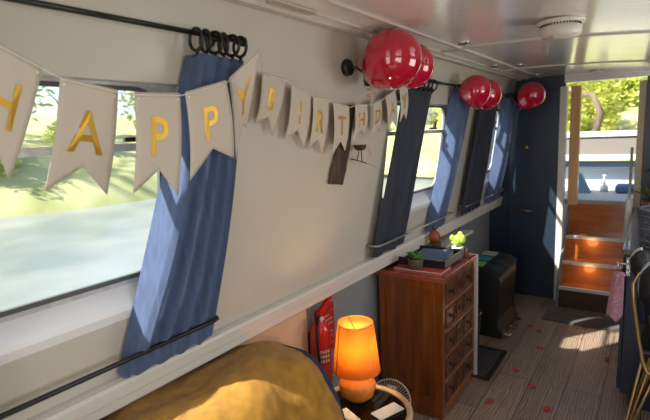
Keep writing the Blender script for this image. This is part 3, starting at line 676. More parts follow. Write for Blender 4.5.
l = bpy.data.lights.new('lamp_light', 'POINT'); l.energy = 5.5; l.color = (1, .66, .35); l.shadow_soft_size = .034
o = bpy.data.objects.new('lamp_light', l); COL.objects.link(o); o.location = LC + Vector((0, 0, .235))
# phone, envelope
def flat_item(name, label, cat, c, sx, sy, sz, ang, material, bev=.002):
    M = T(Vector(c)) @ R(ang, 'Z'); mb = MB(); mb.box((-sx / 2, -sy / 2, 0), (sx / 2, sy / 2, sz), bev, M=M); return tag(mb.build(name, material, base=c), label, cat)
flat_item('remote_control', 'cream remote control lying left of the lamp foot, on the side table', 'remote control', (-.895, 1.385, TZ + .002), .042, .10, .012, 1.15, m_cream, .005)
flat_item('folded_paper', 'pale folded paper lying on the right half of the side table', 'paper', (-.792, 1.495, TZ + .001), .058, .12, .004, -.35, mat('paper_pale', (.55, .56, .52), .6), .001)
# desk fan on the floor stand behind the table
FC = Vector((-.975, 1.86, .300))
g = thing('round_fan', 'round wire-guard fan tilted up behind the side table', 'fan', (FC.x, FC.y, 0))
ax = Vector((.35, -.80, .45)).normalized(); M = align(FC, ax)
mb = MB()
for rr, zz, tr in ((.098, 0, .0038), (.098, -.045, .003), (.060, .014, .0016), (.035, .020, .0016)): mb.tube([M @ Vector((rr * math.cos(a * math.pi / 20), rr * math.sin(a * math.pi / 20), zz)) for a in range(40)], tr, 6, closed=True)
for k in range(44):
    a = 2 * math.pi * k / 44; d = Vector((math.cos(a), math.sin(a), 0))
    mb.tube([M @ (d * .016 + Vector((0, 0, .022))), M @ (d * .055 + Vector((0, 0, .017))), M @ (d * .098), M @ (d * .098 + Vector((0, 0, -.045))), M @ (d * .04 + Vector((0, 0, -.07)))], .0011, 4)
mb.build('wire_guard', m_steel, g)
mb = MB(); mb.lathe([(0, .026), (.018, .024), (.020, .018), (0, .016)], M, 20); mb.build('guard_badge', m_steel, g)
mb = MB()
for k in range(4):
    a = math.pi / 2 * k; tt = bmesh.new(); vs = [tt.verts.new(p) for p in ((.008, -.008, -.004), (.066, -.035, -.018), (.074, .012, -.006), (.010, .012, .006))]; tt.faces.new(vs); mb.merge(tt, M @ R(a, 'Z'))
mb.build('fan_blade', m_steel, g, solid=.001)
mb = MB(); mb.lathe([(0, -.03), (.024, -.03), (.034, -.06), (.030, -.10), (0, -.105)], M, 20); mb.build('motor', m_black, g)
mb = MB(); hub = M @ Vector((0, 0, -.085)); mb.tube([hub, (FC.x - .03, FC.y + .08, .30), (FC.x - .03, FC.y + .08, .02)], .010, 10); mb.build('stand', m_black, g)
mb = MB(); mb.lathe([(0, .022), (.02, .022), (.085, .012), (.09, 0), (0, 0)], T((FC.x - .03, FC.y + .08, 0)), 32); mb.build('foot', m_black, g)

# ------------------------------------------------------------------ fire extinguisher and its sign
EX = Vector((-1.222, 1.675, .42))
g = thing('fire_extinguisher', 'red fire extinguisher with a cream label hung on the side panel behind the lamp', 'fire extinguisher', EX)
mb = MB(); mb.lathe([(0, 0), (.042, 0), (.048, .006), (.048, .235), (.044, .262), (.030, .286), (.016, .296), (.016, .305), (0, .305)], T(EX), 36); mb.build('cylinder', m_red, g)
mb = MB(); mb.lathe([(.0486, .10), (.0486, .19)], T(EX) , 36); mb.build('label_band', m_redsign, g)
mb = MB()
for k in range(5):
    for j in range(3):
        M = T(EX) @ R(math.radians(-72 + k * 15), 'Z'); mb.box((.0488, -.0045, .115 + j * .022), (.0496, .0045, .129 + j * .022), M=M)
mb.build('printed_label', m_cream, g)
mb = MB(); mb.box((.0, -.014, .300), (.014, .014, .322), .003, M=T(EX)); mb.tube([EX + Vector((0, 0, .305)), EX + Vector((0, -.02, .318)), EX + Vector((.02, -.05, .310))], .008, 10); mb.build('valve', m_brass, g)
mb = MB(); mb.prism([(-.008, 0, .318), (-.008, -.01, .345), (-.008, .09, .395), (-.008, .105, .385), (-.008, .03, .330)], (.016, 0, 0), T(EX)); mb.build('lever', m_red, g)
mb = MB(); mb.prism([(-.006, .0, .312), (-.006, .08, .330), (-.006, .08, .322), (-.006, .0, .304)], (.012, 0, 0), T(EX)); mb.build('carry_handle', m_red, g)
mb = MB(); mb.lathe([(0, .006), (.012, .006), (.013, 0), (0, 0)], align(EX + Vector((.014, -.006, .310)), (1, -.3, 0)), 16); mb.build('pressure_gauge', m_cream, g)
mb = MB(); mb.tube([EX + Vector((.02, -.05, .310)), EX + Vector((.035, -.075, .25)), EX + Vector((.035, -.065, .15)), EX + Vector((.03, -.058, .08))], .007, 8); mb.build('hose', m_black, g)
mb = MB(); mb.box((-1.28, EX.y - .02, .50), (-1.255, EX.y + .02, .66), .002); mb.build('bracket', m_dark, g)
g = thing('safety_sign', 'red rectangular safety sign behind the fire extinguisher', 'sign', (-1.278, 1.79, .50))
mb = MB(); mb.box((-1.279, 1.715, .50), (-1.272, 1.865, .74), .001); mb.build('plate', m_redsign, g)
mb = MB()
for j in range(7): mb.box((-1.272, 1.735, .55 + j * .022), (-1.2713, 1.85 - (.03 if j % 3 == 0 else 0), .558 + j * .022))
for zz in (.535, .705): mb.box((-1.272, 1.725, zz), (-1.2713, 1.857, zz + .003))
mb.build('printed_lines', mat('sign_print', (.62, .30, .25), .6), g)

# ------------------------------------------------------------------ dresser
DX0, DX1, DY0, DY1, DZ = -1.255, -.872, 2.275, 2.80, .80
g = thing('dresser', 'tall mahogany chest of five drawers standing against the cabin side', 'dresser', ((DX0 + DX1) / 2, (DY0 + DY1) / 2, 0))
mb = MB(); mb.box((DX0 + .01, DY0 + .018, .06), (DX1 - .012, DY1 - .018, DZ - .035)); 
for y in (DY0 + .006, DY1 - .018):      # framed side panels
    mb.box((DX0 + .012, y, .06), (DX0 + .045, y + .012, DZ - .03), .002); mb.box((DX1 - .055, y, .06), (DX1 - .012, y + .012, DZ - .03), .002)
    mb.box((DX0 + .045, y, DZ - .075), (DX1 - .055, y + .012, DZ - .03), .002); mb.box((DX0 + .045, y, .06), (DX1 - .055, y + .012, .12), .002)
mb.build('carcass', m_mahog, g)
mb = MB(); mb.box((DX0 - .002, DY0 - .012, DZ - .018), (DX1 + .014, DY1 + .012, DZ), .005, 3); mb.box((DX0, DY0 - .004, DZ - .032), (DX1 + .006, DY1 + .004, DZ - .018), .004, 3); mb.build('top', wood('dresser_top_red', (.24, .05, .02), (.36, .09, .035), .14, 'Y', .8), g)
mb = MB(); mb.box((DX0 + .005, DY0 + .002, 0), (DX1 - .002, DY1 - .002, .062), .006); mb.build('plinth', m_mahog, g)
for y in (DY0 + .006, DY1 - .030): mb = MB(); mb.box((DX1 - .014, y, .062), (DX1, y + .024, DZ - .034), .002); mb.build('front_stile', m_mahog, g)
nrow = 5; z0 = .068; hh = (DZ - .036 - z0) / nrow
for r in range(nrow):
    a, b = z0 + r * hh, z0 + (r + 1) * hh; ya, yb = DY0 + .034, DY1 - .034
    mb = MB(); mb.box((DX1 - .014, ya, a), (DX1 + .006, yb, a + .010), .002); mb.build('drawer_rail', m_mlight, g)
    mb = MB(); mb.box((DX1 - .016, ya + .003, a + .013), (DX1 - .004, yb - .003, b - .003), .002)
    for p, q in ((ya + .018, ya + .155), (ya + .175, yb - .175), (yb - .155, yb - .018)):
        for (y0_, y1_, z0_, z1_) in ((p, q, a + .026, a + .032), (p, q, b - .022, b - .016), (p, p + .006, a + .026, b - .016), (q - .006, q, a + .026, b - .016)): mb.box((DX1 - .004, y0_, z0_), (DX1 + .004, y1_, z1_), .0018)
    dr = mb.build('drawer', m_mahogd, g)
    for yc in (ya + .086, yb - .086):
        mb = MB(); zc = (a + b) / 2 + .004
        mb.lathe([(0, .004), (.012, .003), (.013, 0), (0, 0)], align((DX1 - .004, yc, zc), (1, 0, 0)), 16); mb.tube([(DX1 - .003, yc, zc), (DX1 + .016, yc, zc)], .004, 8)
        mb.lathe([(0, .024), (.011, .023), (.014, .016), (.005, .010), (0, .010)], align((DX1 - .002, yc, zc), (1, 0, 0)), 14)
        mb.tube([(DX1 + .014, yc, zc - .004), (DX1 + .017, yc - .002, zc - .024), (DX1 + .014, yc, zc - .03)], .003, 8); mb.build('drawer_pull', m_brass, dr)
    mb = MB(); mb.box((DX1 - .004, (ya + yb) / 2 - .006, (a + b) / 2 - .01), (DX1 - .001, (ya + yb) / 2 + .006, (a + b) / 2 + .014), .001); mb.build('keyhole_plate', m_brass, dr)
# things on the dresser
def stack_book(name, label, lo, hi, cover, ang=0, cat='book'):
    c = Vector(((lo[0] + hi[0]) / 2, (lo[1] + hi[1]) / 2, lo[2])); M = T(c) @ R(ang, 'Z') @ T(-c)
    g = thing(name, label, cat, c); t_ = .003
    mb = MB(); mb.box(lo, (hi[0], hi[1], lo[2] + t_), .001, M=M); mb.box((lo[0], lo[1], hi[2] - t_), hi, .001, M=M); mb.box((lo[0], lo[1], lo[2]), (lo[0] + t_, hi[1], hi[2]), .001, M=M); mb.build('cover', cover, g)
    mb = MB(); mb.box((lo[0] + t_, lo[1] + .004, lo[2] + t_), (hi[0] - .004, hi[1] - .004, hi[2] - t_), M=M); mb.build('pages', m_paper, g)
stack_book('thin_book', 'flat red book lying under the black tray at the front of the dresser', (-1.17, 2.315, .80), (-.895, 2.47, .812), m_redbook)
g = thing('wooden_tray', 'black lacquered tray with a pale gilt edge lying on the dresser', 'tray', (-1.04, 2.56, .812))
tx0, tx1, ty0, ty1 = -1.20, -.900, 2.385, 2.69; z = .812
mb = MB(); mb.box((tx0, ty0, z), (tx1, ty1, z + .008), .001)
mb.box((tx0, ty0, z + .006), (tx1, ty0 + .010, z + .042), .002); mb.box((tx0, ty1 - .010, z + .006), (tx1, ty1, z + .042), .002); mb.box((tx0, ty0, z + .006), (tx0 + .010, ty1, z + .042), .002); mb.build('tray_body', m_tray, g)
mb = MB(); mb.box((tx1 - .010, ty0 + .002, z + .006), (tx1 + .001, ty1 - .002, z + .042), .002); o = mb.build('tray_side', mat('tray_side_grey', (.16, .13, .12), .4), g); o['label'] = 'grey-brown long side of the tray'
zt = z + .0085
stack_book('folded_cloth', 'dark blue folded cloth lying in the black tray', (-1.12, 2.43, zt), (-.935, 2.65, zt + .030), m_bluecloth, .12, 'cloth')
bpy.data.objects['folded_cloth'].children[1].name = 'fold_layer'
# succulent
def leafy(mb, c, n, ln, wd, spread=.9, up=1.0, seed=0):
    rnd = random.Random(seed)
    for k in range(n):
        a = 2.4 * k; el = (.25 + .75 * (k / n)) * up; d = Vector((math.cos(a) * (1 - el * .6) * spread, math.sin(a) * (1 - el * .6) * spread, el)).normalized(); s_ = d.cross(Vector((0, 0, 1))).normalized(); nrm = s_.cross(d)
        l_ = ln * rnd.uniform(.8, 1.1); rows = []
        for q, ww in ((0, .35), (.3, .9), (.6, 1), (.85, .6), (1, .05)):
            p = Vector(c) + d * l_ * q + nrm * (.10 * l_ * math.sin(q * 2.6)); rows.append([mb.bm.verts.new(p - s_ * wd * ww * .5 + nrm * .12 * wd * ww), mb.bm.verts.new(p - nrm * .18 * wd * ww), mb.bm.verts.new(p + s_ * wd * ww * .5 + nrm * .12 * wd * ww)])
        for A, B in zip(rows, rows[1:]):
            for i in (0, 1): mb.bm.faces.new([A[i], A[i + 1], B[i + 1], B[i]]).smooth = True
def pot(name, label, c, r, h, pm, taper=.75):
    g = thing(name, label, 'potted plant', c)
    mb = MB(); mb.lathe([(0, 0), (r * taper, 0), (r * .98, h * .7), (r, h), (r * .86, h), (r * .84, h * .8), (0, h * .8)], T(c), 28); mb.build('pot', pm, g)
    mb = MB(); mb.lathe([(0, h * .84), (r * .84, h * .84), (r * .84, h * .8)], T(c), 20); mb.build('soil', m_dark, g); return g
pc = Vector((-1.05, 2.345, .812)); g = pot('potted_succulent', 'green succulent in a brown pot at the near edge of the dresser', pc, .042, .056, m_brownpot, .95)
mb = MB(); leafy(mb, pc + Vector((0, 0, .050)), 9, .062, .034, 1.1, .8, 3); mb.build('leaves', m_green, g, solid=.004)
pc = Vector((-.960, 2.752, .80)); g = pot('potted_cactus', 'lime green cactus in a white pot at the far end of the dresser', pc, .034, .055, m_whitepot)
mb = MB()
for cx_, cy_, cz_, rr, h_ in ((0, 0, .09, .026, .055), (-.030, -.010, .105, .014, .03), (.030, 0, .10, .019, .045), (.012, .012, .125, .015, .03)):
    M = T(pc + Vector((cx_, cy_, cz_))); prof = [(max(0, rr * math.sin(math.pi * k / 12)), -h_ * .62 * math.cos(math.pi * k / 12)) for k in range(13)]; prof[0] = (0, prof[0][1]); prof[-1] = (0, prof[-1][1]); mb.lathe(prof, M, 20)
mb.tube([pc + Vector((-.030, -.01, .085)), pc + Vector((-.018, -.004, .07)), pc + Vector((0, 0, .075))], .010, 8)
mb.build('stem', m_lime, g)
# amber figure bottle on a dark block
pc = Vector((-1.110, 2.765, .80)); g = thing('amber_bottle', 'amber round bottle with a dark stopper on a black block', 'bottle', pc)
mb = MB(); mb.box((-.030, -.030, 0), (.030, .030, .062), .004, M=T(pc)); mb.build('block', m_brownpot, g)
mb = MB(); mb.lathe([(0, .062), (.026, .064), (.036, .085), (.036, .105), (.026, .126), (.012, .134), (.010, .142), (0, .142)], T(pc), 28); mb.build('glass_body', m_amber, g)
mb = MB(); mb.lathe([(0, .142), (.014, .142), (.015, .160), (.010, .166), (0, .167)], T(pc), 16); mb.build('stopper', mat('stopper_teal', (.02, .05, .07), .4), g)
pc = Vector((-.900, 2.72, .80)); mb = MB(); mb.lathe([(0, 0), (.014, 0), (.017, .012), (.015, .040), (.010, .060), (.006, .066), (0, .067)], T(pc), 18); tag(mb.build('wooden_ornament', wood('ornament_brown', (.09, .03, .015), (.16, .06, .03), .4), base=pc), 'small dark brown wooden ornament right of the cactus', 'ornament')
# white board end beyond the dresser and a shelf bracket above
mb = MB(); mb.box((-1.265, 2.842, 0), (-.868, 2.860, .79), .002); tag(mb.build('end_panel', mat('end_panel_white', (.55, .53, .48), .45), base=(-1.05, 2.87, 0)), 'narrow pale upright panel beside the far side of the dresser', 'panel')
mb = MB(); mb.box((-1.267, 2.95, .78), (-1.10, 3.50, .80), .003); tag(mb.build('wall_ledge', m_trimw, base=(-1.18, 3.2, .78)), 'short pale ledge on the side panel beyond the cactus', 'ledge')
g = thing('socket_plate', 'black socket plate on the grey side panel above the bins', 'socket', (-1.279, 3.25, .83)); 
mb = MB(); mb.box((-1.280, 3.62, .66), (-1.272, 3.70, .80), .003); mb.build('plate', m_black, g)
mb = MB(); mb.box((-1.272, 3.645, .71), (-1.270, 3.675, .75), .001); mb.build('switch', m_dark, g)

# ------------------------------------------------------------------ bins, mats
bx0, bx1 = -1.16, -.905
g = thing('recycling_bin', 'black three-compartment pedal bin with grey, teal and green lid labels', 'bin', (-1.02, 3.7, 0))
by0, by1, bz = 3.46, 3.96, .475
mb = MB(); mb.prism([(bx0, by0, .0), (bx1 + .03, by0, .0), (bx1 + .03, by0, .04), (bx1 - .01, by0, .10), (bx1 + .012, by0, bz - .05), (bx1, by0, bz), (bx0, by0, bz + .02)], (0, by1 - by0, 0)); bmesh.ops.bevel(mb.bm, geom=mb.bm.edges[:], offset=.008, segments=2, affect='EDGES'); mb.build('body', m_black, g)
w3 = (by1 - by0) / 3
for k, mm_ in enumerate((m_lidgreen, m_teal, m_lidgrey)):
    a = by0 + k * w3 + .004; b = a + w3 - .008
    mb = MB(); mb.prism([(bx0 + .004, a, bz + .022), (bx1 + .018, a, bz - .002), (bx1 + .022, a, bz + .018), (bx1 - .04, a, bz + .055), (bx0 + .004, a, bz + .062)], (0, b - a, 0)); bmesh.ops.bevel(mb.bm, geom=mb.bm.edges[:], offset=.006, segments=2, affect='EDGES'); ld = mb.build('lid', m_blackm, g)
    mb = MB(); mb._add([(bx0 + .02, a + .012, bz + .0632), (bx1 - .12, a + .012, bz + .0600), (bx1 - .12, b - .012, bz + .0600), (bx0 + .02, b - .012, bz + .0632)], [(0, 1, 2, 3)]); mb.build('lid_label', mm_, ld, solid=.001)
    mb = MB(); ym = (a + b) / 2; mb.box((bx1 + .01, ym - .028, .012), (bx1 + .075, ym + .028, .022), .006, 3); mb.tube([(bx1 + .015, ym, .017), (bx1 - .03, ym, .035)], .006, 8); pdl = mb.build('pedal', m_chrome, g)
pc = Vector((-.985, 3.08, .0065)); g = thing('waste_basket', 'small black waste basket with a wire rim, between dresser and pedal bin', 'bin', pc)
mb = MB(); mb.lathe([(0, 0), (.052, 0), (.070, .32), (.067, .32), (.050, .006), (0, .006)], T(pc), 28); mb.build('body', m_blackm, g)
mb = MB(); mb.tube([pc + Vector((.072 * math.cos(a * math.pi / 16), .072 * math.sin(a * math.pi / 16), .322)) for a in range(32)], .0032, 8, closed=True); mb.build('wire_rim', m_chrome, g)
g = thing('boot_tray', 'black ribbed rubber mat with a raised rim on the floor beside the dresser', 'mat', (-.915, 3.0, 0))
q = [(-.87, 2.72), (-.745, 2.72), (-.745, 3.27), (-.87, 3.27)]; m0x, m1x, m0y, m1y = -1.00, -.785, 2.818, 3.27
mb = MB(); mb.box((m0x, m0y, 0), (m1x, m1y, .006), .002); mb.build('mat_base', m_black, g)
mb = MB()
for a_, b_, c_, d_ in ((m0x, m0x + .012, m0y, m1y), (m1x - .012, m1x, m0y, m1y), (m0x, m1x, m0y, m0y + .012), (m0x, m1x, m1y - .012, m1y)): mb.box((a_, c_, .004), (b_, d_, .014), .003)
mb.build('rim', m_blackm, g)
mb = MB()
for k in range(40):
    y = m0y + .02 + k * .0100; x = m0x + .022
    while x < m1x - .03: mb.box((x, y, .006), (x + .016, y + .005, .009), M=T((x, y, 0)) @ R(.6 if k % 2 else -.6, 'Z') @ T((-x, -y, 0))); x += .021
mb.build('tread_pattern', mat('mat_tread', (.10, .085, .075), .7), g)
mb = MB(); mb.box((-.70, 4.00, 0), (-.125, 4.20, .012), .004); tag(mb.build('door_mat', m_rug, base=(-.41, 4.1, 0)), 'grey ribbed doormat in front of the steps', 'mat')
for k, (px, py, lab) in enumerate(((516, 326, 'at the left, beside the bin pedals'), (530, 327, 'just right of the one by the bin pedals'), (539, 332, 'near the left corner of the doormat'), (584, 327, 'touching the front edge of the doormat'), (540, 349, 'in the middle of the floor left of the sun patch'), (607, 360, 'just below the sun patch'), (516, 371, 'right of the black rubber mat'), (532, 387, 'on the plank centre, below the black mat level'), (490, 402, 'nearest the foot of the dresser'), (547, 410, 'closest to the bottom of the picture'), (545, 318, 'left of the doormat, close to the navy cupboard'))):
    r_ = _r(px, py); t = -EYE / r_[2]; c = Vector((t * r_[0], t * r_[1], .0015)); rot = random.uniform(0, 6); M = T(c) @ R(rot, 'Z')
    mb = MB(); sx_, sy_ = random.uniform(.020, .028), random.uniform(.013, .018)
    mb.grid(6, 6, lambda u, v: M @ Vector(((u - .5) * 2 * sx_ * math.sqrt(max(0, 1 - (2 * v - 1) ** 2 * .8)), (v - .5) * 2 * sy_, .006 * (2 * u - 1) ** 2 + .003 * (2 * v - 1) ** 2)))
    tag(mb.build('rose_petal', m_petal, base=c, solid=.001), 'red petal on the floor ' + lab, 'petal', 'red petals scattered on the floor')

# ------------------------------------------------------------------ right side: kitchen unit, basket, towel, brass chairs
CX = -.115; KY0, KY1 = 2.90, 4.40
g = thing('kitchen_unit', 'low navy kitchen unit along the right side of the boat', 'cabinet', (.2, 3.6, 0))
mb = MB(); mb.box((CX + .012, KY0, .08), (XR - .005, KY1, .86), .003); mb.box((CX + .05, KY0 + .02, 0), (XR - .02, KY1, .08)); mb.build('body', m_navywall, g)
for k in range(3):
    a = KY0 + .01 + k * .535; mb = MB(); mb.box((CX - .006, a, .10), (CX + .012, a + .52, .845), .003); d = mb.build('door', m_navywall, g)
    mb = MB(); mb.tube([(CX - .006, a + .06, .76), (CX - .030, a + .06, .76), (CX - .030, a + .18, .76), (CX - .006, a + .18, .76)], .005, 8); mb.build('handle', m_chrome, d)
mb = MB(); mb.box((CX - .01, KY0 - .02, .86), (XR - .005, KY1, .89), .003); tag(mb.build('worktop', wood('worktop_dark', (.05, .035, .03), (.09, .06, .05), .35, 'Y'), base=(.3, 3.6, .86)), 'dark worktop lying along the kitchen unit', 'worktop')
# basket
pc = Vector((.050, 3.02, .89)); g = thing('woven_basket', 'grey woven basket standing on the end of the worktop', 'basket', pc)
mb = MB()
for k in range(13):
    z = .008 + k * .016; rr = .098 + .0015 * k; mb.tube([pc + Vector(((rr + .002 * math.sin(a * 6 + k * math.pi)) * math.cos(a * math.pi / 30), (rr + .002 * math.sin(a * 6 + k * math.pi)) * math.sin(a * math.pi / 30), z)) for a in range(60)], .0088, 6, closed=True)
mb.build('weave', m_basket, g)
mb = MB(); mb.lathe([(0, .004), (.095, .004), (.1, .19), (.097, .19), (.09, .008), (0, .008)], T(pc), 24); mb.build('liner', m_basket, g)
mb = MB(); mb.box((pc.x - .03, pc.y - .05, .06 + pc.z), (pc.x + .05, pc.y + .05, .225 + pc.z), .02, 3); tag(mb.build('black_pouch', m_black, base=pc + Vector((.01, 0, .06))), 'black pouch sticking out of the grey basket', 'pouch')
# plant and box at the bulkhead
pc = Vector((-.02, 4.22, .89)); g = pot('potted_plant', 'spiky plant in a terracotta bowl on the far end of the worktop', pc, .06, .075, mat('terracotta', (.28, .09, .05), .6))
mb = MB(); leafy(mb, pc + Vector((0, 0, .06)), 14, .17, .022, .9, 1.0, 5); mb.build('leaves', noisy('plant_olive', (.08, .11, .03), (.22, .20, .08), (30, 30, 30), 1, .6), g, solid=.001)
mb = MB(); mb.box((DR + .06, YE - .16, 1.15), (.5, YE - .002, 1.17), .003); tag(mb.build('wall_shelf', m_navywall, base=(.2, YE - .08, 1.15)), 'navy shelf on the bulkhead right of the doorway', 'shelf')
mb = MB(); mb.box((-.04, YE - .13, 1.171), (.07, YE - .04, 1.24), .006); tag(mb.build('storage_box', m_white, base=(.01, YE - .08, 1.171)), 'white box standing on the navy shelf', 'box')
# towel over a rail fixed to the unit end
g = thing('towel_rail', 'chrome towel rail fixed on the end of the kitchen unit', 'rail', (-.10, 2.85, .77))
mb = MB()
for z in (.83, .77): mb.tube([(-.09, 2.885, z), (-.095, 2.82, z), (-.135, 2.81, z), (-.14, 2.84, z)], .005, 8)
mb.box((-.105, 2.880, .75), (-.085, 2.902, .85), .002); mb.build('bars', m_chrome, g)
g = None
def twl(u, v):
    w_ = .038 + .02 * v; a = u * 2 * math.pi
    return Vector((-.132 + math.cos(a) * w_ * (.8 + .25 * math.sin(3 * a)) * .7 - .012 * v, 2.80 + math.sin(a) * w_ * .8, 0.785 - .24 * v + .018 * math.sin(2 * a) * v))
mb = MB(); mb.grid(40, 20, twl); bmesh.ops.remove_doubles(mb.bm, verts=mb.bm.verts[:], dist=1e-5); bmesh.ops.holes_fill(mb.bm, edges=[e for e in mb.bm.edges if e.is_boundary], sides=0)
tag(mb.build('hand_towel', m_towel, base=(-.132, 2.80, .815)), 'pink towel hanging on the rail in front of the steps', 'towel')

# dining chairs with brass tube frames and hairpin legs
def brass_chair(label):
    g = thing('dining_chair', label, 'chair', (0, 0, 0), 'brass-framed chairs beside the kitchen unit')
    pts = [(-.225, .02, .79), (-.215, .02, .70), (-.185, .015, .52), (-.165, .01, .42), (-.145, .0, .375), (-.10, .0, .345), (0, .0, .335), (.10, .0, .345), (.145, .0, .375), (.165, .01, .42), (.185, .015, .52), (.215, .02, .70), (.225, .02, .79)]
    mb = MB(); mb.tube(pts + [(.20, .03, .84), (.12, .05, .86), (-.12, .05, .86), (-.20, .03, .84)], .0085, 10, closed=True); mb.build('back_frame', m_goldtube, g)
    mb = MB(); mb.box((-.19, .015, .435), (.19, .29, .475), .018, 3); mb.build('seat', m_black, g)
    mb = MB(); mb.grid(16, 8, lambda u, v: Vector(((u - .5) * .40, .045 - .05 * math.sin(math.pi * u), .60 + .24 * v))); mb.build('backrest', m_sofa, g, solid=.018)
    for sx in (-1, 1):
        for y0_, y1_ in ((.05, .0), (.25, .29)):
            mb = MB(); t0 = [Vector((sx * (.085 + k * .04), y0_, .44)) for k in range(3)]; f_ = Vector((sx * .225, y1_, .006))
            mb.tube([t0[0], f_ - Vector((sx * .010, 0, 0)), f_ + Vector((sx * .004, 0, 0)), t0[2]], .0062, 8); mb.tube([t0[1], f_ - Vector((sx * .003, 0, 0))], .0055, 8); mb.build('leg', m_goldtube, g)
    return g
c1 = brass_chair('brass-framed chair standing nearest the open floor, its back under the dark jacket'); c1.location = (.158, 2.58, 0); c1.rotation_euler.z = math.radians(-3); 
c2 = copy_tree(c1); c2.location = (.235, 2.14, 0); c2.rotation_euler.z = math.radians(-8); c2['label'] = 'brass-framed chair standing closest to the camera at the right edge'
def blob(mb, c, r):
    t = bmesh.new(); bmesh.ops.create_icosphere(t, subdivisions=3, radius=1)
    for v in t.verts:
        d = v.co.copy(); k = 1 + .12 * noise.noise(d * 2 + Vector(c) * 9); v.co = Vector((d.x * r[0] * k, d.y * r[1] * k, d.z * r[2] * k)) + Vector(c)
    for f in t.faces: f.smooth = True
    mb.merge(t)
def on_el(c, r, th0, th1, lean, n=14):
    return [Vector(c) + Vector((r[0] * 1.02 * math.cos(a) * math.cos(lean), -r[1] * 1.02 * abs(math.sin(lean)) * abs(math.cos(a * .5)), r[2] * 1.02 * math.sin(a))) for a in [th0 + (th1 - th0) * k / n for k in range(n + 1)]]
JB = Vector((.0, 2.66, .62)); g = thing('black_jacket', 'black jacket with pale curved stripes draped over the brass chair back', 'jacket', JB)
mb = MB(); blob(mb, (-.035, 2.68, .875), (.048, .055, .075)); blob(mb, (.012, 2.63, .79), (.055, .06, .11)); blob(mb, (.035, 2.63, .66), (.045, .055, .17)); o = mb.build('jacket_body', m_jacket, g)
md = o.modifiers.new('join', 'REMESH'); md.mode = 'VOXEL'; md.voxel_size = .007; md.use_smooth_shade = True
for c_, r_, a0, a1 in (((-.035, 2.68, .875), (.048, .055, .075), 3.5, 1.6), ((.012, 2.63, .79), (.055, .06, .11), 3.7, 1.7)):
    mb = MB(); mb.tube(on_el(c_, r_, a0, a1, .5), .008, 8); mb.build('stripe', m_stripe, g)
mb = MB(); blob(mb, (.085, 2.72, .93), (.055, .055, .055)); tag(mb.build('pink_bundle', mat('pouch_pink', (.50, .26, .30), .8), base=(.085, 2.72, .88)), 'dusty pink cloth bundle lying beside the basket at the right edge', 'bundle')

# ------------------------------------------------------------------ outside
mb = MB(); mb.grid(40, 60, lambda u, v: Vector((-1.36 - 13 * u, -14 + 40 * v, .42))); struct(mb.build('water', m_water)).name = 'floor_water'
mb = MB(); mb.grid(40, 80, lambda u, v: Vector((-8.6 - 22 * u - .5 * math.sin(v * 40) * (1 - u), -20 + 60 * v, .36 + (1.25 * min(1, u * 9) ** .7 if u > 0 else -.05) + .18 * noise.noise(Vector((u * 30, v * 60, 0))) + 2.2 * max(0, u - .2)))); struct(mb.build('ground_bank', m_grass)).name = 'floor_bank'
mb = MB(); mb.grid(30, 30, lambda u, v: Vector((-7 + 16 * u, 10.5 + 18 * v, .5 + 1.1 * min(1, v * 5) + .2 * noise.noise(Vector((u * 9, v * 9, 3))) + 3 * max(0, v - .3)))); struct(mb.build('ground_front', m_grass)).name = 'floor_front_bank'
def foliage(n, rx, ry, rz, leaf, seed):
    rnd = random.Random(seed); mb = MB()
    cl = [(Vector((rnd.uniform(-1, 1) * rx * .75, rnd.uniform(-1, 1) * ry * .75, rz * (.25 + .75 * rnd.random()))), rnd.uniform(.28, .5)) for _ in range(16)]
    for k in range(n):
        c, q = cl[k % len(cl)]; d = Vector((rnd.gauss(0, 1), rnd.gauss(0, 1), rnd.gauss(0, 1))).normalized() * (rnd.random() ** .4)
        p = c + Vector((d.x * rx * q, d.y * ry * q, d.z * rz * q)); a = Vector((rnd.gauss(0, 1), rnd.gauss(0, 1), rnd.gauss(0, .6))).normalized(); b = a.orthogonal().normalized(); s_ = leaf * rnd.uniform(.6, 1.3)
        mb._add([p - a * s_, p - b * s_ * .5, p + a * s_, p + b * s_ * .5], [(0, 1, 2, 3)])
    return mb
protos = {}
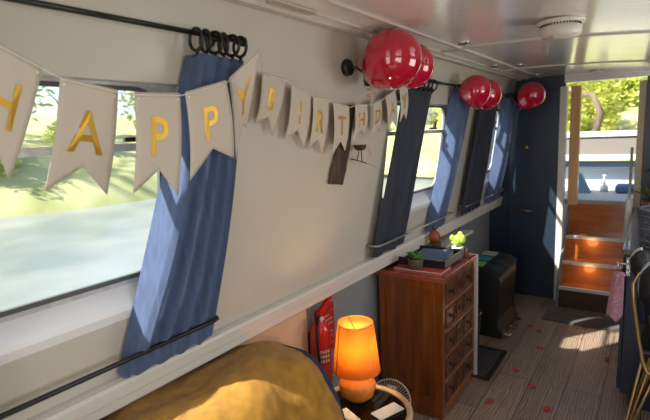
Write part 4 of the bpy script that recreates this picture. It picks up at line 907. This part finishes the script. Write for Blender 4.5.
def tree(kind, label, loc, sc, group, name, trunk=True):
    if kind not in protos:
        n, rx, ry, rz, lf, mi = {'shrub': (4200, 1.3, 1.3, 1.7, .10, 0), 'tree': (6500, 2.2, 2.2, 4.2, .13, 1), 'pale': (4200, 2.0, 2.0, 4.5, .12, 2)}[kind]
        g = thing(name, label, 'tree' if trunk else 'shrub', (0, 0, 0), group)
        fb = foliage(n, rx, ry, rz, lf, len(protos) + 5)
        if trunk:
            for v in fb.bm.verts: v.co.z += 1.0
        fb.build('foliage', m_leaf[mi], g)
        mb = MB(); mb.tube([(0, 0, -.5), (.05, .03, .8), (-.03, .0, 2.0), (.1, .1, 3.4)], [.13, .11, .08, .03] if trunk else [.05, .04, .03, .01], 10)
        for k in range(5): a = k * 1.3; mb.tube([(0, 0, 1.1 + .3 * k), (.5 * math.cos(a), .5 * math.sin(a), 1.7 + .35 * k), (1.0 * math.cos(a), 1.0 * math.sin(a), 2.1 + .4 * k)], [.05, .035, .015], 8)
        mb.build('trunk', m_bark, g); protos[kind] = g
    else: g = copy_tree(protos[kind])
    g.name = name; g['label'] = label; g.location = loc; g.scale = (sc, sc, sc); g.rotation_euler.z = random.uniform(0, 6); return g
G1 = 'trees on the far bank of the canal'; G2 = 'shrubs on the far bank of the canal'
i = 0
for (x, y, s_) in ((-14, .5, .95), (-15.5, 5.6, 1.05), (-14, 10.9, 1.0), (-15.5, 16.4, 1.1), (-14, 22, 1.1), (-15, 28, 1.1), (-13, 34, 1.1)):
    tree('pale' if i % 2 == 0 else 'tree', ('pale thin tree' if i % 2 == 0 else 'green tree') + ' seen through the windows on the far bank', (x, y, 1.5), s_, G1, 'bank_tree'); i += 1
for k in range(14):
    tree('shrub', 'yellow-green shrub seen through the windows on the far bank', (-10.0 - .9 * (k % 2), -1 + k * 2.3, 1.0), random.uniform(.50, .68), G2, 'bank_shrub', False)
for k, (x, y, s_) in enumerate(((-4.2, 13.0, .8), (-1.7, 13.0, .75), (.8, 13.4, .8), (-5.4, 18, 1.2), (-1.6, 18.5, 1.25), (2.2, 18, 1.2))):
    tree('shrub', 'yellow-green bush seen beyond the open doorway', (x, y, 1.3), s_, 'bushes beyond the doorway', 'bank_shrub', False)
mb = MB(); mb.tube([(-1.15, 11.4, 1.0), (-1.0, 11.4, 1.75), (-1.15, 11.4, 2.1), (-1.6, 11.5, 2.25), (-2.2, 11.6, 2.2)], [.08, .07, .06, .05, .04], 10); tag(mb.build('bent_branch', m_bark, base=(-1.1, 11.4, 1.0)), 'bent dark branch seen through the open doorway', 'branch')
for o in bpy.data.objects:
    if '_o' in o: del o['_o']
